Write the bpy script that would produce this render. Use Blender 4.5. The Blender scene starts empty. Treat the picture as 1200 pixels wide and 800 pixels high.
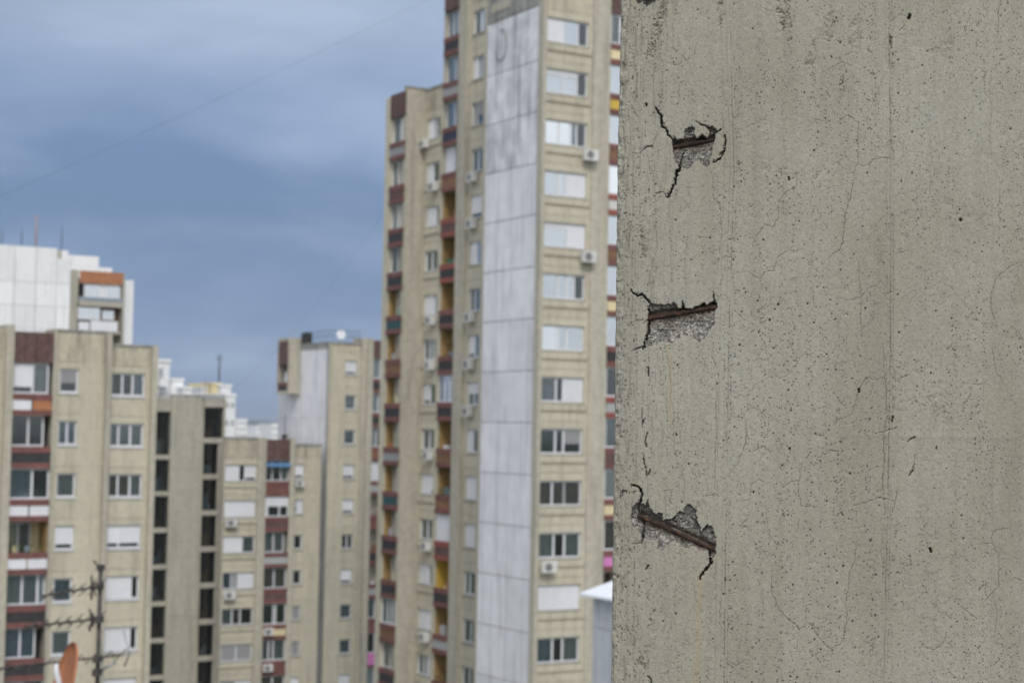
import bpy, math, random
import numpy as np
from mathutils import Vector, Matrix
random.seed(7); np.random.seed(7)
S = bpy.context.scene
COL = S.collection
R = math.radians

# ------------------------------------------------------------------ camera
F = 2000.0                       # focal length in photo pixels (1200 wide)
PITCH, ROLL = R(2.95), R(1.0)
EYE = 38.0
cam = bpy.data.cameras.new('camera'); camo = bpy.data.objects.new('camera', cam); COL.objects.link(camo)
CM = Matrix.Rotation(R(90) + PITCH, 4, 'X') @ Matrix.Rotation(ROLL, 4, 'Z')
camo.matrix_world = Matrix.Translation((0, 0, EYE)) @ CM
cam.sensor_width = 36; cam.lens = F / 1200 * 36
cam.clip_start = 0.05; cam.clip_end = 40000
cam.dof.use_dof = True; cam.dof.focus_distance = 1.98; cam.dof.aperture_fstop = 11.5
S.camera = camo
CR3 = CM.to_3x3(); CRI = CR3.inverted()
def ray(px, py): return CR3 @ Vector(((px - 600) / F, (400 - py) / F, -1))
def proj(P):
    q = CRI @ (Vector(P) - Vector((0, 0, EYE)))
    return 600 - F * q.x / q.z, 400 + F * q.y / q.z
def at(px, py, Y):
    d = ray(px, py); k = Y / d.y
    return Vector((d.x * k, Y, EYE + d.z * k))

# ------------------------------------------------------------------ world, sun, exposure
SUN_EL, SUN_AZ = R(46), R(172)   # azimuth from +Y clockwise: behind the camera
W = bpy.data.worlds.new('World'); S.world = W; W.use_nodes = True
nt = W.node_tree; N = nt.nodes; L = nt.links; N.clear()
def nd(tree, t, **kw):
    n = tree.nodes.new(t)
    for k, v in kw.items():
        if k.startswith('i_'): n.inputs[int(k[2:])].default_value = v
        else: setattr(n, k, v)
    return n
def lk(tree, a, b): tree.links.new(a, b)
def ramp(tree, src, stops, interp='LINEAR'):
    r = tree.nodes.new('ShaderNodeValToRGB'); r.color_ramp.interpolation = interp
    e = r.color_ramp.elements
    while len(e) < len(stops): e.new(0.5)
    for i, (p, c) in enumerate(stops):
        e[i].position = p; e[i].color = (c, c, c, 1) if isinstance(c, (int, float)) else (*c, 1)
    lk(tree, src, r.inputs[0]); return r.outputs[0]
def mixc(tree, fac, a, b, mode='MIX'):
    m = tree.nodes.new('ShaderNodeMix'); m.data_type = 'RGBA'; m.blend_type = mode
    for sock, v in ((m.inputs[0], fac), (m.inputs[6], a), (m.inputs[7], b)):
        if isinstance(v, (int, float)): sock.default_value = v
        elif isinstance(v, tuple): sock.default_value = (*v[:3], 1)
        else: lk(tree, v, sock)
    return m.outputs[2]
def math_(tree, op, a, b=0.0, c=None):
    m = tree.nodes.new('ShaderNodeMath'); m.operation = op
    for i, v in enumerate((a, b, c)):
        if v is None: continue
        if isinstance(v, (int, float)): m.inputs[i].default_value = v
        else: lk(tree, v, m.inputs[i])
    return m.outputs[0]
sky = nd(nt, 'ShaderNodeTexSky', sky_type='NISHITA', sun_disc=False, sun_elevation=SUN_EL, sun_rotation=SUN_AZ, altitude=100, air_density=1.2, dust_density=2.0)
tc = nd(nt, 'ShaderNodeTexCoord'); sep = nd(nt, 'ShaderNodeSeparateXYZ'); lk(nt, tc.outputs['Generated'], sep.inputs[0])
mp = nd(nt, 'ShaderNodeMapping'); lk(nt, tc.outputs['Generated'], mp.inputs[0]); mp.inputs['Scale'].default_value = (3.4, 3.4, 10.5); mp.inputs['Location'].default_value = (1.3, .4, 2.05)
n1 = nd(nt, 'ShaderNodeTexNoise'); lk(nt, mp.outputs[0], n1.inputs['Vector']); n1.inputs['Scale'].default_value = 1.0; n1.inputs['Detail'].default_value = 4.2; n1.inputs['Roughness'].default_value = .52; n1.inputs['Distortion'].default_value = .25
# storm bank in front: low sky paler blue, slate belt, then greyer and lighter
el = ramp(nt, sep.outputs[2], [(0.0, (.25, .37, .58)), (.05, (.245, .36, .57)), (.09, (.22, .325, .53)), (.125, (.175, .275, .46)), (.155, (.19, .295, .50)), (.19, (.27, .38, .58)), (.225, (.40, .48, .63)), (.6, (.50, .54, .60)), (1, (.55, .58, .62))])
cl = ramp(nt, n1.outputs['Fac'], [(.38, 0.0), (.64, 1.0)])
storm = mixc(nt, math_(nt, 'MULTIPLY', cl, .72), el, (.46, .56, .75))
storm = mixc(nt, math_(nt, 'MULTIPLY', math_(nt, 'SUBTRACT', 1.0, cl), .42), storm, (.13, .21, .38))
# the storm bank ends overhead; thin bright overcast behind the photographer
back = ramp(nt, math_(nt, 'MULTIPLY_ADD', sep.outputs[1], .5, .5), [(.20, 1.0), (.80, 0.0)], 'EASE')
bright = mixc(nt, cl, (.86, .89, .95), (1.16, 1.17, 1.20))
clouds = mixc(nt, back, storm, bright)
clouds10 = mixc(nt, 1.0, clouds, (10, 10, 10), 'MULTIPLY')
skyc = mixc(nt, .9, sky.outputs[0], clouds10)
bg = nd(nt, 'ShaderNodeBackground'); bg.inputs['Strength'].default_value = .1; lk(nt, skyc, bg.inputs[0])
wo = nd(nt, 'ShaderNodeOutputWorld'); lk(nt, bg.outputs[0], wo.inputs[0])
sl = bpy.data.lights.new('sun', 'SUN'); sl.energy = 1.75; sl.angle = R(18); sl.color = (1, .97, .92)
so = bpy.data.objects.new('sun', sl); COL.objects.link(so)
sd = Vector((math.sin(SUN_AZ) * math.cos(SUN_EL), math.cos(SUN_AZ) * math.cos(SUN_EL), math.sin(SUN_EL)))
so.rotation_euler = (-sd).to_track_quat('-Z', 'Y').to_euler(); so.location = (0, -5, 90)
vs = S.view_settings; vs.view_transform = 'Standard'; vs.look = 'None'; vs.exposure = 0.0; vs.gamma = 1
S.render.engine = 'CYCLES'; S.cycles.max_bounces = 6

# ------------------------------------------------------------------ materials
def newmat(name):
    m = bpy.data.materials.new(name); m.use_nodes = True; t = m.node_tree
    return m, t, t.nodes['Principled BSDF']
def plain(name, c, rough=.6, metal=0., var=.12, nscale=3., streak=None, streak_amt=.35, bump=0., spec=.4):
    m, t, p = newmat(name)
    p.inputs['Roughness'].default_value = rough; p.inputs['Metallic'].default_value = metal
    p.inputs['Specular IOR Level'].default_value = spec
    g = nd(t, 'ShaderNodeNewGeometry')
    n = nd(t, 'ShaderNodeTexNoise'); lk(t, g.outputs['Position'], n.inputs['Vector']); n.inputs['Scale'].default_value = nscale; n.inputs['Detail'].default_value = 6
    f = ramp(t, n.outputs['Fac'], [(.3, 1 - var), (.7, 1 + var)])
    c1 = mixc(t, 1.0, tuple(c), f, 'MULTIPLY')
    oi = nd(t, 'ShaderNodeObjectInfo')
    rv = math_(t, 'MULTIPLY_ADD', oi.outputs['Random'], .12, .94)
    c1 = mixc(t, 1.0, c1, rv, 'MULTIPLY')
    if streak:
        mp = nd(t, 'ShaderNodeMapping'); lk(t, g.outputs['Position'], mp.inputs[0]); mp.inputs['Scale'].default_value = (1.6, 1.6, .13)
        n2 = nd(t, 'ShaderNodeTexNoise'); lk(t, mp.outputs[0], n2.inputs['Vector']); n2.inputs['Scale'].default_value = 1.4; n2.inputs['Detail'].default_value = 7; n2.inputs['Roughness'].default_value = .65
        sf = ramp(t, n2.outputs['Fac'], [(.48, 0.0), (.72, streak_amt)])
        c1 = mixc(t, sf, c1, tuple(streak))
    lk(t, c1, p.inputs['Base Color'])
    if bump:
        n3 = nd(t, 'ShaderNodeTexNoise'); lk(t, g.outputs['Position'], n3.inputs['Vector']); n3.inputs['Scale'].default_value = 22; n3.inputs['Detail'].default_value = 5
        b = nd(t, 'ShaderNodeBump'); b.inputs['Strength'].default_value = bump; b.inputs['Distance'].default_value = .02
        lk(t, n3.outputs['Fac'], b.inputs['Height']); lk(t, b.outputs[0], p.inputs['Normal'])
    return m
def glass(name, tint, refl, rough=.06):
    m, t, p = newmat(name); t.nodes.remove(p)
    out = t.nodes['Material Output']
    tr = nd(t, 'ShaderNodeBsdfTransparent'); tr.inputs[0].default_value = (*tint, 1)
    gl = nd(t, 'ShaderNodeBsdfGlossy'); gl.inputs['Roughness'].default_value = rough; gl.inputs[0].default_value = (.95, .99, 1, 1)
    lw = nd(t, 'ShaderNodeLayerWeight'); lw.inputs[0].default_value = .35
    f = math_(t, 'MULTIPLY_ADD', lw.outputs['Fresnel'], .8, refl)
    mx = nd(t, 'ShaderNodeMixShader'); lk(t, f, mx.inputs[0]); lk(t, tr.outputs[0], mx.inputs[1]); lk(t, gl.outputs[0], mx.inputs[2]); lk(t, mx.outputs[0], out.inputs[0])
    return m
GRIME = (.16, .15, .13)
M = dict(
 cream=plain('cream_render', (.54, .50, .395), .85, streak=GRIME, streak_amt=.36, var=.08, bump=.3),
 creamtop=plain('grimy_cream_render', (.50, .46, .36), .88, streak=(.12, .115, .10), streak_amt=.75, var=.14, bump=.3),
 pil=plain('weathered_cream_concrete', (.47, .44, .36), .85, streak=GRIME, streak_amt=.48, var=.12, bump=.4),
 greige=plain('grey_beige_concrete', (.44, .415, .35), .9, streak=GRIME, streak_amt=.4, var=.1, bump=.4),
 white=plain('white_painted_concrete', (.75, .76, .80), .8, streak=(.25, .25, .27), streak_amt=.5, var=.07, nscale=1.2),
 whitetop=plain('grimy_white_concrete', (.70, .71, .75), .85, streak=(.13, .13, .13), streak_amt=.8, var=.2, nscale=1.1),
 dirty=plain('grimy_concrete', (.33, .325, .31), .9, streak=(.08, .08, .075), streak_amt=.75, var=.3, nscale=1.5),
 shutter=plain('white_shutter', (.74, .75, .79), .5, var=.04),
 greyblind=plain('grey_blind', (.30, .30, .31), .6, var=.05),
 frame=plain('white_window_frame', (.74, .75, .78), .4, var=.03),
 sill=plain('stone_sill', (.40, .38, .31), .8, var=.15),
 maroon=plain('maroon_sheet', (.118, .066, .058), .65, var=.3, streak=(.17, .13, .11), streak_amt=.6),
 red=plain('faded_red_paint', (.185, .078, .068), .6, var=.25, streak=(.10, .07, .065), streak_amt=.5),
 redb=plain('bright_red_paint', (.27, .082, .062), .6, var=.1),
 orange=plain('orange_brown_paint', (.40, .17, .085), .7, var=.15),
 ochre=plain('ochre_wall', (.38, .25, .095), .8, var=.2),
 brown=plain('brown_wall', (.22, .12, .07), .8, var=.25),
 yellow=plain('yellow_paint', (.62, .42, .07), .6, var=.08),
 palecream=plain('pale_cream_paint', (.72, .62, .38), .7, var=.08),
 grille=plain('fan_grille', (.20, .20, .20), .6, var=.2),
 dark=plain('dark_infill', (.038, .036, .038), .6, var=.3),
 room=plain('room_shade', (.035, .033, .03), .9, var=.3),  # near-black tone stands in for the shade of unlit rooms
 aerial=plain('dull_aerial_metal', (.085, .078, .07), .6, .3, var=.4, nscale=9),
 steel=plain('dark_steel', (.05, .045, .042), .5, .4, var=.4, nscale=9),
 ltsteel=plain('weathered_aluminium', (.35, .36, .37), .45, .7, var=.2),
 ac=plain('air_conditioner_casing', (.66, .66, .64), .5, var=.08),
 blue=plain('blue_awning', (.13, .27, .50), .7, var=.1), green=plain('green_curtain', (.10, .34, .24), .8, var=.1),
 leaf=plain('balcony_leaves', (.07, .13, .035), .7, var=.4, nscale=20), pink=plain('pink_cloth', (.62, .22, .50), .8, var=.1),
 teal=plain('teal_infill', (.03, .085, .09), .6, var=.2), navy=plain('navy_infill', (.035, .035, .075), .6, var=.2),
 curtg=plain('grey_curtain', (.40, .41, .41), .9, var=.25, nscale=12), curtw=plain('white_curtain', (.78, .80, .84), .9, var=.06),
 curto=plain('brown_curtain', (.26, .20, .17), .9, var=.15), curtb=plain('blue_grey_curtain', (.24, .30, .36), .9, var=.15),
 curtk=plain('dark_green_curtain', (.035, .06, .035), .9, var=.3),
 terra=plain('orange_dish_paint', (.46, .175, .08), .5, var=.2, nscale=14),
 farwhite=plain('far_white_render', (.84, .85, .86), .8, streak=(.45, .45, .45), streak_amt=.35, var=.05),
 roofw=plain('white_roof_sheet', (.80, .83, .88), .35, var=.04),
 metalwall=plain('pale_grey_sheet', (.50, .52, .57), .6, streak=(.25, .25, .28), streak_amt=.4, var=.06),
 bitumen=plain('roof_felt', (.07, .07, .07), .9, var=.3, nscale=2),
 pane=glass('window_glass', (.80, .84, .84), .03), panebright=glass('mirror_bright_glass', (.75, .82, .88), .8, .03), panesky=glass('reflecting_glass', (.75, .82, .88), .52),
)
GLAZE = {'B': ('panebright', 'curtw'), 'd': ('pane', None), 'b': ('panesky', 'curtw'), 'c': ('panesky', 'curtb'), 'g': ('pane', 'curtg'), 'o': ('pane', 'curto'), 'k': ('pane', 'curtk'), 'e': ('panesky', 'green'), 'v': ('pane', 'curtw'), 'n': ('pane', 'curtb')}  # B, b: white curtain added behind to brighten the sky reflection

# ------------------------------------------------------------------ object helpers
BF = [(0, 3, 2, 1), (4, 5, 6, 7), (0, 1, 5, 4), (1, 2, 6, 5), (2, 3, 7, 6), (3, 0, 4, 7)]
def box_pts(x0, x1, y0, y1, z0, z1):
    return [(x0, y0, z0), (x1, y0, z0), (x1, y1, z0), (x0, y1, z0), (x0, y0, z1), (x1, y0, z1), (x1, y1, z1), (x0, y1, z1)]
def mesh_obj(name, verts, faces, mat, parent=None, smooth=False):
    me = bpy.data.meshes.new(name); me.from_pydata([tuple(v) for v in verts], [], faces)
    if mat is not None: me.materials.append(M[mat] if isinstance(mat, str) else mat)
    if smooth: me.polygons.foreach_set('use_smooth', [True] * len(me.polygons))
    me.update()
    o = bpy.data.objects.new(name, me); COL.objects.link(o)
    if parent is not None: o.parent = parent
    return o
def boxes(name, bl, mat, parent=None, fmap=None):
    V, Fc = [], []
    for b in bl:
        k = len(V); P = box_pts(*b)
        if fmap: P = [fmap(*p) for p in P]
        V += P; Fc += [tuple(k + i for i in f) for f in BF]
    return mesh_obj(name, V, Fc, mat, parent)
def tube_geo(path, r, seg=8, V=None, Fc=None, cap=True):
    V = [] if V is None else V; Fc = [] if Fc is None else Fc
    P = [Vector(p) for p in path]; rs = r if isinstance(r, (list, tuple)) else [r] * len(P); base = len(V)
    for i, p in enumerate(P):
        d = (P[min(i + 1, len(P) - 1)] - P[max(i - 1, 0)]).normalized()
        a = d.cross(Vector((0, 0, 1)) if abs(d.z) < .9 else Vector((1, 0, 0))).normalized(); b = d.cross(a)
        for k in range(seg):
            t = 2 * math.pi * k / seg; V.append(p + a * math.cos(t) * rs[i] + b * math.sin(t) * rs[i])
    for i in range(len(P) - 1):
        for k in range(seg):
            q = base + i * seg; Fc.append((q + k, q + (k + 1) % seg, q + seg + (k + 1) % seg, q + seg + k))
    if cap:
        Fc.append(tuple(base + k for k in reversed(range(seg)))); Fc.append(tuple(base + (len(P) - 1) * seg + k for k in range(seg)))
    return V, Fc
def tube(name, path, r, mat, parent=None, seg=8):
    V, Fc = tube_geo(path, r, seg); return mesh_obj(name, V, Fc, mat, parent, True)
def tag(o, label=None, cat=None, group=None, kind=None):
    for k, v in (('label', label), ('category', cat), ('group', group), ('kind', kind)):
        if v: o[k] = v
    return o
def empty(name, loc, label, cat, rz=0, group=None):
    o = bpy.data.objects.new(name, None); COL.objects.link(o); o.location = loc; o.rotation_euler = (0, 0, rz); o.empty_display_size = .5
    return tag(o, label, cat, group)

# ------------------------------------------------------------------ buildings: all stand square to one grid, turned 30.75 degrees
YAW = R(30.75)
RX = Vector((math.cos(YAW), math.sin(YAW), 0)); RY = Vector((-math.sin(YAW), math.cos(YAW), 0))
class Bld:
    def __init__(s, name, label, cat, px_ref, Y_ref, px_org, group=None):
        P = at(px_ref, 485, Y_ref); d = ray(px_org, 485)
        k = (P - Vector((0, 0, EYE))).dot(RY) / d.dot(RY)          # where px_org meets the front plane
        O = Vector((0, 0, EYE)) + d * k; s.O = Vector((O.x, O.y, 0))
        s.root = empty(name, s.O, label, cat, YAW, group)
class Fac:
    """facade: a runs to the right, d into the building, z up"""
    def __init__(s, b, kind, off):
        s.b, s.kind, s.off = b, kind, off
        s.n = RY if kind == 'F' else RX
    def m(s, a, d, z):
        return (a, s.off + d, z) if s.kind == 'F' else (s.off + d, -a, z)
    def world(s, a, d, z):
        x, y, z = s.m(a, d, z); return s.b.O + RX * x + RY * y + Vector((0, 0, z))
    def a(s, px, py=485):
        dr = ray(px, py); C = Vector((0, 0, EYE)); k = (s.b.O + s.n * s.off - C).dot(s.n) / dr.dot(s.n)
        P = C + dr * k - s.b.O
        return P.dot(RX) if s.kind == 'F' else -P.dot(RY)
    def z(s, a, py, d=0):
        z0, z1 = EYE - 10, EYE + 10
        for _ in range(5):
            y0, y1 = proj(s.world(a, d, z0))[1], proj(s.world(a, d, z1))[1]
            if abs(y1 - y0) < 1e-6: break
            z0, z1 = z1, z0 + (py - y0) * (z1 - z0) / (y1 - y0)
        return z1
    def rows(s, a, y0, y1, n, extra=0):
        za, zb = s.z(a, y0), s.z(a, y1); st = (zb - za) / (n - 1)
        return [za + st * i for i in range(n + extra)], -st
    def bx(s, name, bl, mat, parent=None): return boxes(name, bl, mat, parent or s.b.root, s.m)

def parse(spec):
    out = []
    for tok in spec.split():
        out.append((tok[0], float(tok[1:]) if len(tok) > 1 else 1.0))
    tot = sum(f for _, f in out); return [(k, f / tot) for k, f in out]
def window(fc, a0, a1, z0, z1, spec, dep=.12, sill='sill', parent=None, fr='frame'):
    segs = parse(spec); t = .088; bl = [(a0, a1, dep, dep + .09, z1 - t, z1), (a0, a1, dep, dep + .09, z0, z0 + t), (a0, a0 + t, dep, dep + .09, z0 + t, z1 - t), (a1 - t, a1, dep, dep + .09, z0 + t, z1 - t)]
    x = a0 + t; w = a1 - a0 - 2 * t; cells = []
    for i, (k, f) in enumerate(segs):
        x1 = x + w * f
        if i < len(segs) - 1: bl.append((x1 - t * .6, x1 + t * .6, dep + .003, dep + .087, z0 + t, z1 - t))
        cells.append((k, x + (t * .6 if i else 0), x1 - (t * .6 if i < len(segs) - 1 else 0))); x = x1
    wobj = fc.bx('window', bl, fr, parent)
    zi, zt = z0 + t, z1 - t; H = zt - zi
    for k, c0, c1 in cells:
        ws = {'s': 1.0, 'x': 1.0, 'h': .82, 'u': .5, 'y': .6, 't': .24}.get(k)
        zz = zt
        if ws:
            zz = zt - H * ws
            nsl = 6; q = (zt - zz) / nsl                                  # roller shutter: lapped slats
            fc.bx('shutter', [(c0, c1, dep - .012 + .004 * (j % 2), dep + .02, zz + q * j, zz + q * (j + 1) - .006) for j in range(nsl)], 'greyblind' if k in 'xy' else 'shutter', wobj)
        if zz - zi > .05:
            g, cu = GLAZE.get(k, ('pane', None)) if not ws else ({'t': ('panesky', 'curtw')}.get(k, ('pane', None)))
            fc.bx('pane', [(c0, c1, dep + .035, dep + .047, zi, zz)], g, wobj)
            if cu: fc.bx('curtain', [(c0 + (c1 - c0) * (j / 5), c0 + (c1 - c0) * ((j + .94) / 5), dep + .10 + .02 * (j % 2), dep + .12 + .02 * (j % 2), zi, zz) for j in range(5)], cu, wobj)
    if sill: fc.bx('sill', [(a0 - .05, a1 + .05, -.07, dep + .02, z0 - .07, z0 - .003)], sill, wobj)
    return wobj
def ac_unit(fc, a, z, w=.8, h=.55, d=-.35):
    r = fc.bx('air_conditioner', [(a, a + w, d, d + .3, z, z + h), (a + .1, a + .16, d + .3, .003, z - .05, z), (a + w - .16, a + w - .1, d + .3, .003, z - .05, z)], 'ac')
    V = []; cx, cz, q = a + w * .38, z + h * .5, h * .38
    for j in range(14): V.append(fc.m(cx + q * math.cos(j * math.pi / 7), d - .012, cz + q * math.sin(j * math.pi / 7)))
    for j in range(14): V.append(fc.m(cx + q * math.cos(j * math.pi / 7), d + .01, cz + q * math.sin(j * math.pi / 7)))
    mesh_obj('fan_grille', V, [tuple(range(14))] + [(j, (j + 1) % 14, 14 + (j + 1) % 14, 14 + j) for j in range(14)], 'grille', r)
    return r
def bay(fc, a0, a1, w0, w1, zc, h, pitch, specs, ztop, zbot, mat='cream', thick=.3, joint=.33, ledge=False, vsplit=None, fsill='sill', dep=.12):
    """one vertical stack of wall panels, each with its window opening"""
    jt = .010
    first = zc[0] + h / 2 + joint
    # plain panel up to the roof
    z = first
    while z < ztop - .05:
        zn = min(z + pitch, ztop); fc.bx('wall_panel', [(a0 + jt, a1 - jt, 0, thick, z + jt, zn - (jt if zn < ztop else 0))], 'creamtop' if mat == 'cream' else mat); z = zn
    for i, c in enumerate(zc):
        zt = c + h / 2 + joint; zb = zt - pitch; q0, q1 = c - h / 2, c + h / 2
        fc.bx('wall_panel', [(a0 + jt, w0, 0, thick, zb + jt, zt - jt), (w1, a1 - jt, 0, thick, zb + jt, zt - jt), (w0, w1, 0, thick, q1, zt - jt), (w0, w1, 0, thick, zb + jt, q0)], mat)
        sp = specs[i % len(specs)]
        window(fc, w0 + .003, w1 - .003, q0 + .003, q1 - .003, sp, dep, fsill)
        if ledge:
            fc.bx('ledge', [(w0 - .12, w1 + .18, -.07, -.003, q0 - .48, q0 - .10), (w0 - .07, w1 + .13, -.09, -.072, q0 - .42, q0 - .16)], mat)
    zend = zc[-1] + h / 2 + joint - pitch
    fc.bx('lower_wall', [(a0 + jt, a1 - jt, 0, thick, zbot, zend - jt)], mat)
    fc.bx('room_backing', [(a0 + .02, a1 - .02, thick + .35, thick + .4, zbot, ztop - .2)], 'room')
    fc.bx('joint_backing', [(a0 + .005, w0 - .01, .015, thick + .34, zbot, ztop - .1), (w1 + .01, a1 - .005, .015, thick + .34, zbot, ztop - .1)], 'greige')
def pilaster(fc, a0, a1, ztop, zbot, p=.12, mat='pil', back=1.6, pitch=None):
    fc.bx('pilaster', [(a0, a1, -p, back, zbot, ztop)], mat)
def balconies(fc, a0, a1, zr, pitch, rows, ztop, zbot, mats=('red',), p=.12, deep=1.45, topmat='maroon', side='pil'):
    """zr: centre heights of the upper red rail; rows: dicts"""
    for i, z in enumerate(zr):
        r = rows[i % len(rows)]
        rail = r.get('rail', mats[0]); inf = r.get('inf', 'dark'); op0 = z + .17; op1 = z - .17 - .52 - .28 + pitch
        s = fc.bx('balcony', [(a0 + .004, a1 - .004, -p + .03, deep, z - .97, z - .86)], side)
        fc.bx('rail', [(a0 + .002, a1 - .002, -p, -p + .12, z - .16, z + .17)], rail, s)
        fc.bx('rail', [(a0 + .002, a1 - .002, -p, -p + .12, z - .98, z - .69)], rail, s)
        if r.get('split'):
            mid = (a0 + a1) / 2
            fc.bx('infill_panel', [(a0 + .03, mid - .04, -p + .03, -p + .08, z - .69, z - .16)], inf, s)
            fc.bx('infill_panel', [(mid + .04, a1 - .03, -p + .03, -p + .08, z - .69, z - .16)], r['split'], s)
        else:
            fc.bx('infill_panel', [(a0 + .03, a1 - .03, -p + .03, -p + .08, z - .69, z - .16)], inf, s)
        if 'enc' in r:      # glazed in at the front
            r['dep'] = min(r.get('dep', 0), .16); e0 = a0 + r.get('l', 0) * (a1 - a0); e1 = a1 - r.get('r', 0) * (a1 - a0)
            window(fc, e0 + .005, e1 - .005, op0 + .003, op1 - .003, r['enc'], r.get('dep', .0), None)
            fc.bx('room_backing', [(a0 + .01, a1 - .01, .5 + r.get('dep', 0), .55 + r.get('dep', 0), op0, op1)], 'room')
        else:               # open loggia: back wall, door, side wall
            bk = deep - .02
            fc.bx('loggia_wall', [(a0 + .005, a1 - .005, bk, bk + .05, op0 - .9, op1)], r.get('back', 'brown'))
            if r.get('win', 'g1 d1'):
                wd = (a1 - a0); window(fc, a0 + .12 * wd, a0 + .75 * wd, op0 - .3, op1 - .12, r.get('win', 'g1 d1'), bk - .12, None)
            fc.bx('side_wall', [((a1 - .06, a1 - .004) if fc.kind == 'F' else (a0 + .004, a0 + .06)) + (.05, bk, op0 - .9, op1 - .003)], r.get('sidec', 'ochre'))
            if r.get('blind'): fc.bx('awning', [(a0 + .02, a1 - .02, -.03, .04, op1 - r['blind'][1], op1 - .01)], r['blind'][0], s)
        if r.get('plant'):
            V, Fc = [], []
            rnd = random.Random(i * 7 + 3)
            for _ in range(90):
                c = Vector((a0 + (a1 - a0) * rnd.uniform(.1, .9), rnd.uniform(-.12, .25), op0 + rnd.uniform(-.02, .42))); u = Vector([rnd.gauss(0, 1) for _ in range(3)]).normalized() * .06; v = u.cross(Vector([rnd.gauss(0, 1) for _ in range(3)])).normalized() * .04
                k = len(V); V += [fc.m(*(c + u)), fc.m(*(c + v)), fc.m(*(c - u)), fc.m(*(c - v))]; Fc.append((k, k + 1, k + 2, k + 3))
            tag(mesh_obj('foliage', V, Fc, 'leaf', s), kind='stuff')
        if 'enc' not in r:
            rc = random.Random(int(z * 31) + int(a0 * 17)); wd = a1 - a0
            for q in range(rc.choice((1, 2, 2, 3))):
                x_ = a0 + wd * rc.uniform(.08, .7); hh = rc.uniform(.15, .55); fc.bx(rc.choice(('storage_box', 'flower_pot', 'washing')), [(x_, x_ + wd * rc.uniform(.1, .26), .15 + .1 * q, .35 + .1 * q, z + .0, z + .17 + hh)], rc.choice(('shutter', 'curtb', 'palecream', 'brown', 'curtg', 'orange', 'green')), s)
        if r.get('cloth'): fc.bx('cloth', [(a0 + .1, a1 - .15, -p - .06, -p - .02, z - .75, z + .2)], r['cloth'], s)
        if r.get('ac'): ac_unit(fc, a0 + .1, z - .6, .75, .55, -p - .33)
    ztp = zr[0] + pitch - .97
    # corrugated cladding above the top balcony
    n = max(4, int((a1 - a0) / .3)); w = (a1 - a0) / n
    for j in range(n):
        fc.bx('cladding_strip', [(a0 + w * j + .006, a0 + w * (j + 1) - .006, -p + .02 + .03 * (j % 2), .1, ztp, ztop)], topmat)
    fc.bx('cladding_back', [(a0, a1, .1, deep, ztp + .003, ztop - .05)], 'brown')
    fc.bx('lower_wall', [(a0, a1, -p + .1, deep, zbot, zr[-1] - 1.0)], side)

# ================================================================== 1. near concrete wall
def fnoise(X, Y, seed=0):
    xi = np.floor(X).astype(np.int64); yi = np.floor(Y).astype(np.int64); xf = X - xi; yf = Y - yi
    xf = xf * xf * (3 - 2 * xf); yf = yf * yf * (3 - 2 * yf)
    def h(a, b):
        n = (a * 374761393 + b * 668265263 + seed * 1442695041) & 0xFFFFFFFF
        n = ((n ^ (n >> 13)) * 1274126177) & 0xFFFFFFFF
        return ((n ^ (n >> 16)) & 0xFFFF) / 65535.0
    return (h(xi, yi) * (1 - xf) + h(xi + 1, yi) * xf) * (1 - yf) + (h(xi, yi + 1) * (1 - xf) + h(xi + 1, yi + 1) * xf) * yf
def fbm(X, Y, o=4, seed=0, g=.5):
    r = 0; a = 1; tot = 0
    for i in range(o):
        r = r + a * fnoise(X * 2 ** i + 17 * i, Y * 2 ** i - 11 * i, seed + i); tot += a; a *= g
    return r / tot
WA = R(8)
WU = Vector((math.cos(WA), -math.sin(WA), 0)); WD = Vector((math.sin(WA), math.cos(WA), 0))   # along the face, into the wall
W0 = at(724.5, 485, 2.0); W0.z = EYE
def wst(px, py):
    d = ray(px, py); C = Vector((0, 0, EYE)); k = (W0 - C).dot(WD) / d.dot(WD); P = C + d * k - W0
    return P.dot(WU) * 1000, P.z * 1000            # millimetres
def grow(a, step, to, f=1.35):
    out = []; 
    while (a < to if step > 0 else a > to):
        a += step; step *= f; out.append(a)
    return out
RC = 5.0
DS = .8
arc = RC * math.pi / 2
sv = np.array(list(reversed(grow(-arc - 6, -.9, -300))) + list(np.arange(-arc - 6, -1e-6, .7)) + list(np.arange(0, 486, DS)) + grow(486, 1.2, 1500))
tv = np.array(list(reversed(grow(-345, -1.2, -1640))) + list(np.arange(-345, 520, DS)) + grow(520, 1.2, 1400))
SS, TT = np.meshgrid(sv, tv)
H = np.zeros_like(SS); DIRT_DARK = np.zeros_like(SS); AGG = np.zeros_like(SS); RUST = np.zeros_like(SS)
face = SS > -2
# broad waviness, trowel streaks, grain
H += (fbm(SS / 90, TT / 160, 3, 1) - .5) * 2.2
H += (fbm(SS / 5.5, TT / 60, 3, 5) - .5) * .38
H += (fbm(SS / 2.2, TT / 2.6, 2, 9) - .5) * .30
sharp = (fbm(SS / 9, TT / 14, 4, 21) - .5)
H += np.minimum(0, sharp + .10) * 2.0
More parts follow.
